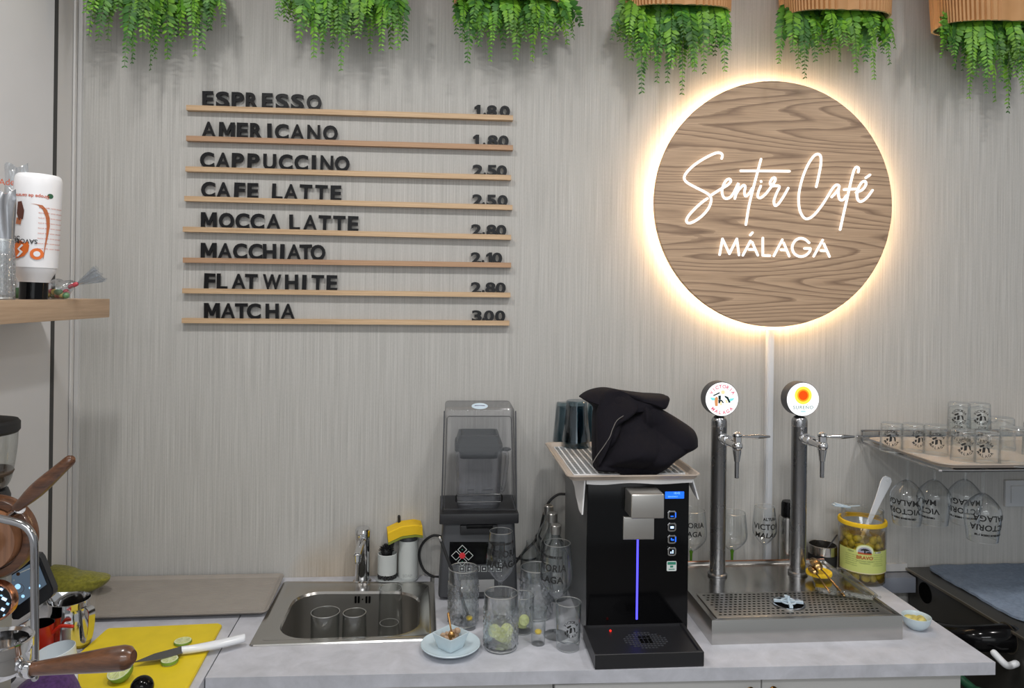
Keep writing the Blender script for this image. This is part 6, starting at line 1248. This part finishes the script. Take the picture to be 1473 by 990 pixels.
part('base', G().lathe([(.001, 0), (.027, 0), (.027, .012), (.014, .020), (.010, .030), (.001, .03)], 36), 'steel', t, world=False); g = G(); g.ball((0, 0, tz_ - .024), .024, (1, 1, 1), u=28, v=18).lathe([(.010, .028), (.009, tz_ - .045), (.012, tz_ - .04)], 20); part('ball_handle', g, 'black_gloss', t, 'black ball handle', world=False)
# milk jug
b = K(99, 931); m_ = mpp(b); r_ = 27.5 * m_; hj = P(98, 862, b.y).z - CT; t = thing('milk_jug', b, 'polished steel milk jug behind the red pan', 'jug')
n = 48; prj = [(r_ * .96, 0), (r_ * 1.04, .006), (r_ * 1.06, hj * .25), (r_ * 1.0, hj * .6), (r_ * .94, hj * .85), (r_ * 1.0, hj)]
def jugring(r, z, lip): return [Vector(((r + lip * max(0, math.cos(a_ - PI)) ** 8) * math.cos(a_), r * math.sin(a_), z + lip * .4 * max(0, math.cos(a_ - PI)) ** 8)) for a_ in [2 * PI * k / n for k in range(n)]]
g = G(); V = g.grid([jugring(r, z, .02 * max(0, z / hj - .7) / .3) for r, z in curve([(a_, b_) for a_, b_ in prj], 4)] + [jugring(r_ * .98, hj + .0005, .02), jugring(r_ * .92, hj * .85, .008), jugring(r_ * 1.0, hj * .25, 0), jugring(r_ * .9, .006, 0)], closed_v=True); g.cap(V[0], True); g.cap(V[-1]); part('jug_body', g, 'chrome', t, world=False)
g = G(); hp = spline([(r_ * .93, -.0, hj * .86), (r_ * 1.25, -.004, hj * .90), (r_ * 1.48, -.006, hj * .82), (r_ * 1.46, -.006, hj * .5), (r_ * 1.28, -.004, hj * .22), (r_ * 1.02, 0, hj * .16)], 7)
rows = [[p + Vector((0, .010 * s_, 0)) + (Vector((0, 0, 0)) if q else Vector((.0016, 0, .0016))) for s_, q in ((-1, 0), (1, 0), (1, 1), (-1, 1))] for p in hp]
g.grid(rows, closed_v=True); part('handle', g, 'chrome', t, world=False); t.rotation_euler = (0, 0, math.radians(-18))
# red pan
b = K(56, 951); m_ = mpp(b); r_ = 18.5 * m_; hp_ = P(60, 897, b.y).z - CT; t = thing('red_pan', b, 'small red enamel pan with a thin red handle before the milk jug', 'pan')
g = G(); g.lathe([(.001, 0), (r_ * .92, 0), (r_ * .98, .004), (r_, hp_ - .003), (r_ * 1.05, hp_)], 40, close=False).m(1).lathe([(r_ * 1.05, hp_), (r_ * .99, hp_ - .001), (r_ * .95, .006), (.001, .005)], 40, close=False); part('pan_body', g, ['enamel_red', 'black_gloss'], t, world=False)
g = G(); hh = P(80, 911, b.y).z - CT; g.tube(spline([(r_ * .97, 0, hh), (r_ + 8 * m_, 0, hh + .014), (r_ + 14 * m_, 0, hh + .017), (r_ + 27 * m_, 0, hh + .015)], 6), .0042, 10); part('handle', g, 'enamel_red', t, world=False)
# white cup
b = K(85, 968); m_ = mpp(b); r_ = 26.5 * m_; t = thing('white_cup', b, 'white cup in front of the red pan, partly behind the wooden handle', 'cup'); hc_ = P(85, 934, b.y).z - CT
part('cup', G().lathe([(.001, 0), (r_ * .8, 0), (r_ * .92, .006), (r_ * .97, hc_ * .6), (r_, hc_), (r_ * .97, hc_ + .001), (r_ * .93, hc_ * .6), (r_ * .86, .008), (.001, .006)], 44), 'cup_white', t, world=False); t.rotation_euler = (math.radians(4), math.radians(-9), 0)
part('spoon_rest', G().tube(spline([(-r_ * .9, -r_ * .5, hc_ * .62), (-r_ * .75, -r_ * .85, hc_ * .60), (-r_ * .45, -r_ * 1.02, hc_ * .62)], 5), .006, 10), 'black_gloss', t, 'black handle', world=False)
# cloths
def rag(pts, y, thick, seed, label, m_, name='cloth', lean=.0, amp=.010):
    g = G(); loop0 = [P(x, yy, y) for x, yy in pts]; global outline; keep = outline; outline = lambda zp: loop0; heap(g, pts, thick, AY, 5, seed, amp, lean, 18, 8); outline = keep
    bmesh.ops.remove_doubles(g.bm, verts=g.bm.verts, dist=1e-5)
    for v in g.bm.verts: v.co.z = max(v.co.z, CT + .001 + .0004 * math.sin(v.co.x * 60))
    return solo(name, g, m_, label, 'cloth', ang=70)
rag([(40, 826), (60, 816), (80, 816), (97, 820), (110, 825), (125, 826), (142, 829), (158, 832), (148, 843), (130, 850), (105, 853), (75, 858), (45, 858)], -.13, .055, 4, 'yellow green towelling cloth in the corner behind the milk jug', 'cloth_green', amp=.022)
rag([(18, 1000), (30, 984), (50, 972), (64, 966), (78, 965), (94, 972), (104, 984), (112, 1000), (108, 1012), (20, 1012)], -.76, .05, 7, 'purple cloth bunched below the wooden handle', 'cloth_purple', amp=.022)

# ------------------------------------------------------------------ grinder and espresso machine
gy_ = -.60; c = P(-26, 700, gy_); m_ = mpp(c); z_ = lambda py: P(-26, py, gy_).z; gb = Vector((c.x, gy_, CT)); t = thing('coffee_grinder', gb, 'coffee grinder with a clear bean hopper and black lid at the left edge', 'grinder')
part('body', G().lathe([(.001, CT), (.07, CT), (.07, CT + .02), (.055, CT + .03), (.055, z_(715)), (.05, z_(706)), (.001, z_(706))], 40, (c.x, gy_, 0)), 'black_plastic', t)
g = G(); g.lathe(curve([(28 * m_, z_(706)), (36 * m_, z_(690)), (42 * m_, z_(650)), (43.5 * m_, z_(622))], 4), 44, (c.x, gy_, 0), close=False); part('hopper', g, 'clear_plastic', t)
g = G(); g.lathe(curve([(.001, z_(705)), (26 * m_, z_(705)), (34 * m_, z_(690)), (37 * m_, z_(676)), (.001, z_(672))], 3), 40, (c.x, gy_, 0), close=False); part('coffee_beans', g, 'beans', t).__setitem__('kind', 'stuff')
part('lid', G().lathe([(.001, z_(624)), (43 * m_, z_(624)), (46 * m_, z_(620)), (46 * m_, z_(609)), (43 * m_, z_(605)), (20 * m_, z_(600)), (.001, z_(599))], 48, (c.x, gy_, 0)), 'black_rubber', t)
my = -.72; TY = -.70; q = lambda px, py, y=my: P(px, py, y)
t = thing('espresso_machine', Vector((q(-70, 900).x, -.87, CT)), 'espresso machine at the left edge with walnut lever and lit dial', 'coffee machine')
x0, x1 = max(XL + .01, q(-300, 850).x), q(19, 850, -.73).x; zt_ = q(10, 835).z
g = G(); g.box(((x0 + x1) / 2, -.87, (CT + .04 + zt_) / 2), (x1 - x0, .28, zt_ - CT - .04), .006); pz = q(10, 800, -.74).z; g.box((x1 - .05, -.745, (zt_ + pz) / 2 - .005), (.10, .02, pz - zt_ + .01), .002)
for xx in (x0 + .04, x1 - .03):
    for yy in (-.97, -.77): g.cyl((xx, yy, CT), (xx, yy, CT + .045), .018, .018, 16)
part('body', g, 'machine_grey', t)
dc = q(-3, 769, -.80); dr = 59 * mpp(dc)
g = G(); g.lathe([(.001, 0), (dr * .94, 0), (dr, .006), (dr, .024), (dr * .95, .030), (dr * .78, .030), (dr * .76, .024), (.001, .024)], 64, dc, (PI / 2, 0, 0)); part('wooden_wheel', g, 'walnut', t, 'dark wooden wheel')
g = G(); g.lathe([(.001, .024), (dr * .74, .024), (dr * .72, .050), (.001, .052)], 64, dc, (PI / 2, 0, 0)); part('wheel_hub', g, 'copper_wood', t, 'paler wooden hub')
g = G(); g.lathe([(.001, .05), (dr * .34, .05), (dr * .33, .085), (.001, .088)], 40, dc - Vector((0, 0, .008)), (PI / 2, 0, 0)); part('hub_cap', g, 'black_gloss', t)
g = G(); g.box((dc.x - .07, -.765, (zt_ + dc.z) / 2), (.05, .05, dc.z - zt_ + .03), .004); part('wheel_axle', g, 'black_plastic', t)
ly = -.86; A_ = lambda px, py, dy=0: P(px, py, ly + dy)
lv = part('lever_ferrule', G().cyl(A_(16, 742, .02), A_(29, 732), .0095, .0105, 24, .001), 'chrome_dark', t)
a_, b_ = A_(24, 731), A_(100, 663, -.01); mm = mpp(a_); rad = [6.5, 8, 10, 11, 11, 10.3, 9.4, 8.6, 8.0]; g = G(); g.tube([a_ + (b_ - a_) * k / 8 for k in range(9)], [r_ * mm for r_ in rad], 24); part('lever_handle', g, 'walnut', t, 'walnut lever handle')
ty_ = -1.0; T_ = lambda px, py: P(px, py, ty_); g = G(); mm = mpp(T_(40, 800))
g.tube(spline([T_(-60, 736), T_(-20, 742), T_(8, 748), T_(30, 754), T_(42, 763), T_(48, 776), T_(49.5, 795), T_(49.8, 850), T_(50, 905), T_(50, 975)], 5), 5.4 * mm, 16); part('tube_rail', g, 'chrome_dark', t, 'bent steel tube')
d0 = q(-3, 862, -.84); r_ = 28.5 * mpp(d0); g = G(); g.lathe([(r_ * .86, 0), (r_, 0), (r_, .014), (r_ * .95, .018), (r_ * .88, .016), (r_ * .86, 0)], 56, d0, (PI / 2, 0, 0), close=False).m(1).lathe([(.001, .012), (r_ * .89, .012)], 56, d0, (PI / 2, 0, 0), close=False); dl = part('dial', g, ['copper', 'tablet_glass'], t, 'copper rimmed dial')
g = G()
for px, py, w_, h_, mi in ((2, 848, 4, 3, 0), (6, 862, 7, 4, 0), (11, 869, 4, 3, 1), (4, 877, 5, 4, 0), (7, 886, 5, 3, 1), (-4, 866, 4, 3, 0), (2, 857, 3, 2, 1)): g.m(mi).box(P(px, py, -.8535), (w_ * mpp(d0), .0008, h_ * mpp(d0)), 0, rot=(0, .5, 0))
part('lit_icons', g, ['led_white', 'icon_blue'], dl)
tp = lambda pts, y: [(P(x, yy, y).x, P(x, yy, y).z) for x, yy in pts]
g = G(); g.prism(tp([(12, 813), (48, 798), (54, 799), (58, 804), (76, 848), (76, 855), (72, 861), (26, 892), (18, 892), (12, 884)], TY), .022, ((0, TY, 0), X, Z, Y), .002); tbm = part('touch_screen', g, 'tablet_glass', t, 'tilted black touch screen')
g = G(); g.prism(tp([(17, 828), (42, 812), (55, 811), (67, 841), (28, 870), (17, 872)], TY - .0015), .0006, ((0, TY - .0015, 0), X, Z, Y)); sc2 = part('lit_panel', g, 'tablet_screen', tbm)
g = G(); I = lambda x, y: P(x, y, TY - .0026)
for x, y, r0, mi in ((25.5, 844, 4, 0), (33, 858, 2.4, 0), (56, 843, 2.2, 0), (43, 846, 1.6, 0), (20, 835, 1.2, 1)): g.m(mi); disc(g, I(x, y), r0 * .0015, n=14)
g.m(1); g.box(I(36, 821), (.022, .0004, .002), rot=(0, math.radians(-24), 0)); g.m(2); disc(g, I(26, 826), .004, n=14); frame(g, I(27, 847), .011, .0008, 0, 20); part('screen_icons', g, ['icon_blue', 'label_white', 'copper'], sc2)
gh = P(-30, 948, -1.22); g = G()
for dz in (-.012, .012): g.tube([gh + Vector((0, 0, dz)), gh + Vector((-.12, .02, dz)), gh + Vector((-.17, .03, dz))], .006, 8)
part('holder_fork', g, 'chrome', t)
g = G(); a_ = P(34, 903, -.95); g.box(a_, (.026, .03, .014), .002, rot=(0, math.radians(-30), 0)); part('spout_clip', g, 'chrome', t)
# portafilter
py_ = -1.22; pf_ = P(-3, 940, py_); mm = mpp(pf_); t = thing('portafilter', pf_ - Z * .03, 'chrome portafilter with a long walnut handle at the lower left', 'portafilter'); zz = lambda y: P(-3, y, py_).z
pr_ = [(.001, zz(972)), (30 * mm, zz(970)), (38 * mm, zz(962)), (41 * mm, zz(955)), (41 * mm, zz(938)), (44 * mm, zz(936)), (44 * mm, zz(924)), (45 * mm, zz(921)), (42 * mm, zz(920)), (38 * mm, zz(924)), (36 * mm, zz(955)), (.001, zz(958))]
part('basket', G().lathe(pr_, 56, (pf_.x, pf_.y, 0)), 'chrome', t)
h0, h1 = P(24, 965, py_ - .005), P(49, 962.5, py_ - .01); g = G(); g.cyl(P(28, 962, py_), h1, .0085, .0095, 24).cyl(h1 - (h1 - h0) * .35, h1, .0125, .0125, 24, .001).cyl(P(30, 962, py_), P(37, 962, py_ - .003), .012, .012, 24, .001); part('neck', g, 'chrome', t)
e0, e1 = P(48, 962.5, py_ - .01), P(178, 946.5, py_ - .03); mm = mpp(e0); rad = [9.5, 10.6, 11.6, 12.6, 13.8, 15, 16.2, 17, 17.2]; g = G(); g.tube([e0 + (e1 - e0) * k / 8 for k in range(9)], [r_ * mm for r_ in rad], 28); part('handle', g, 'walnut', t, 'walnut handle')
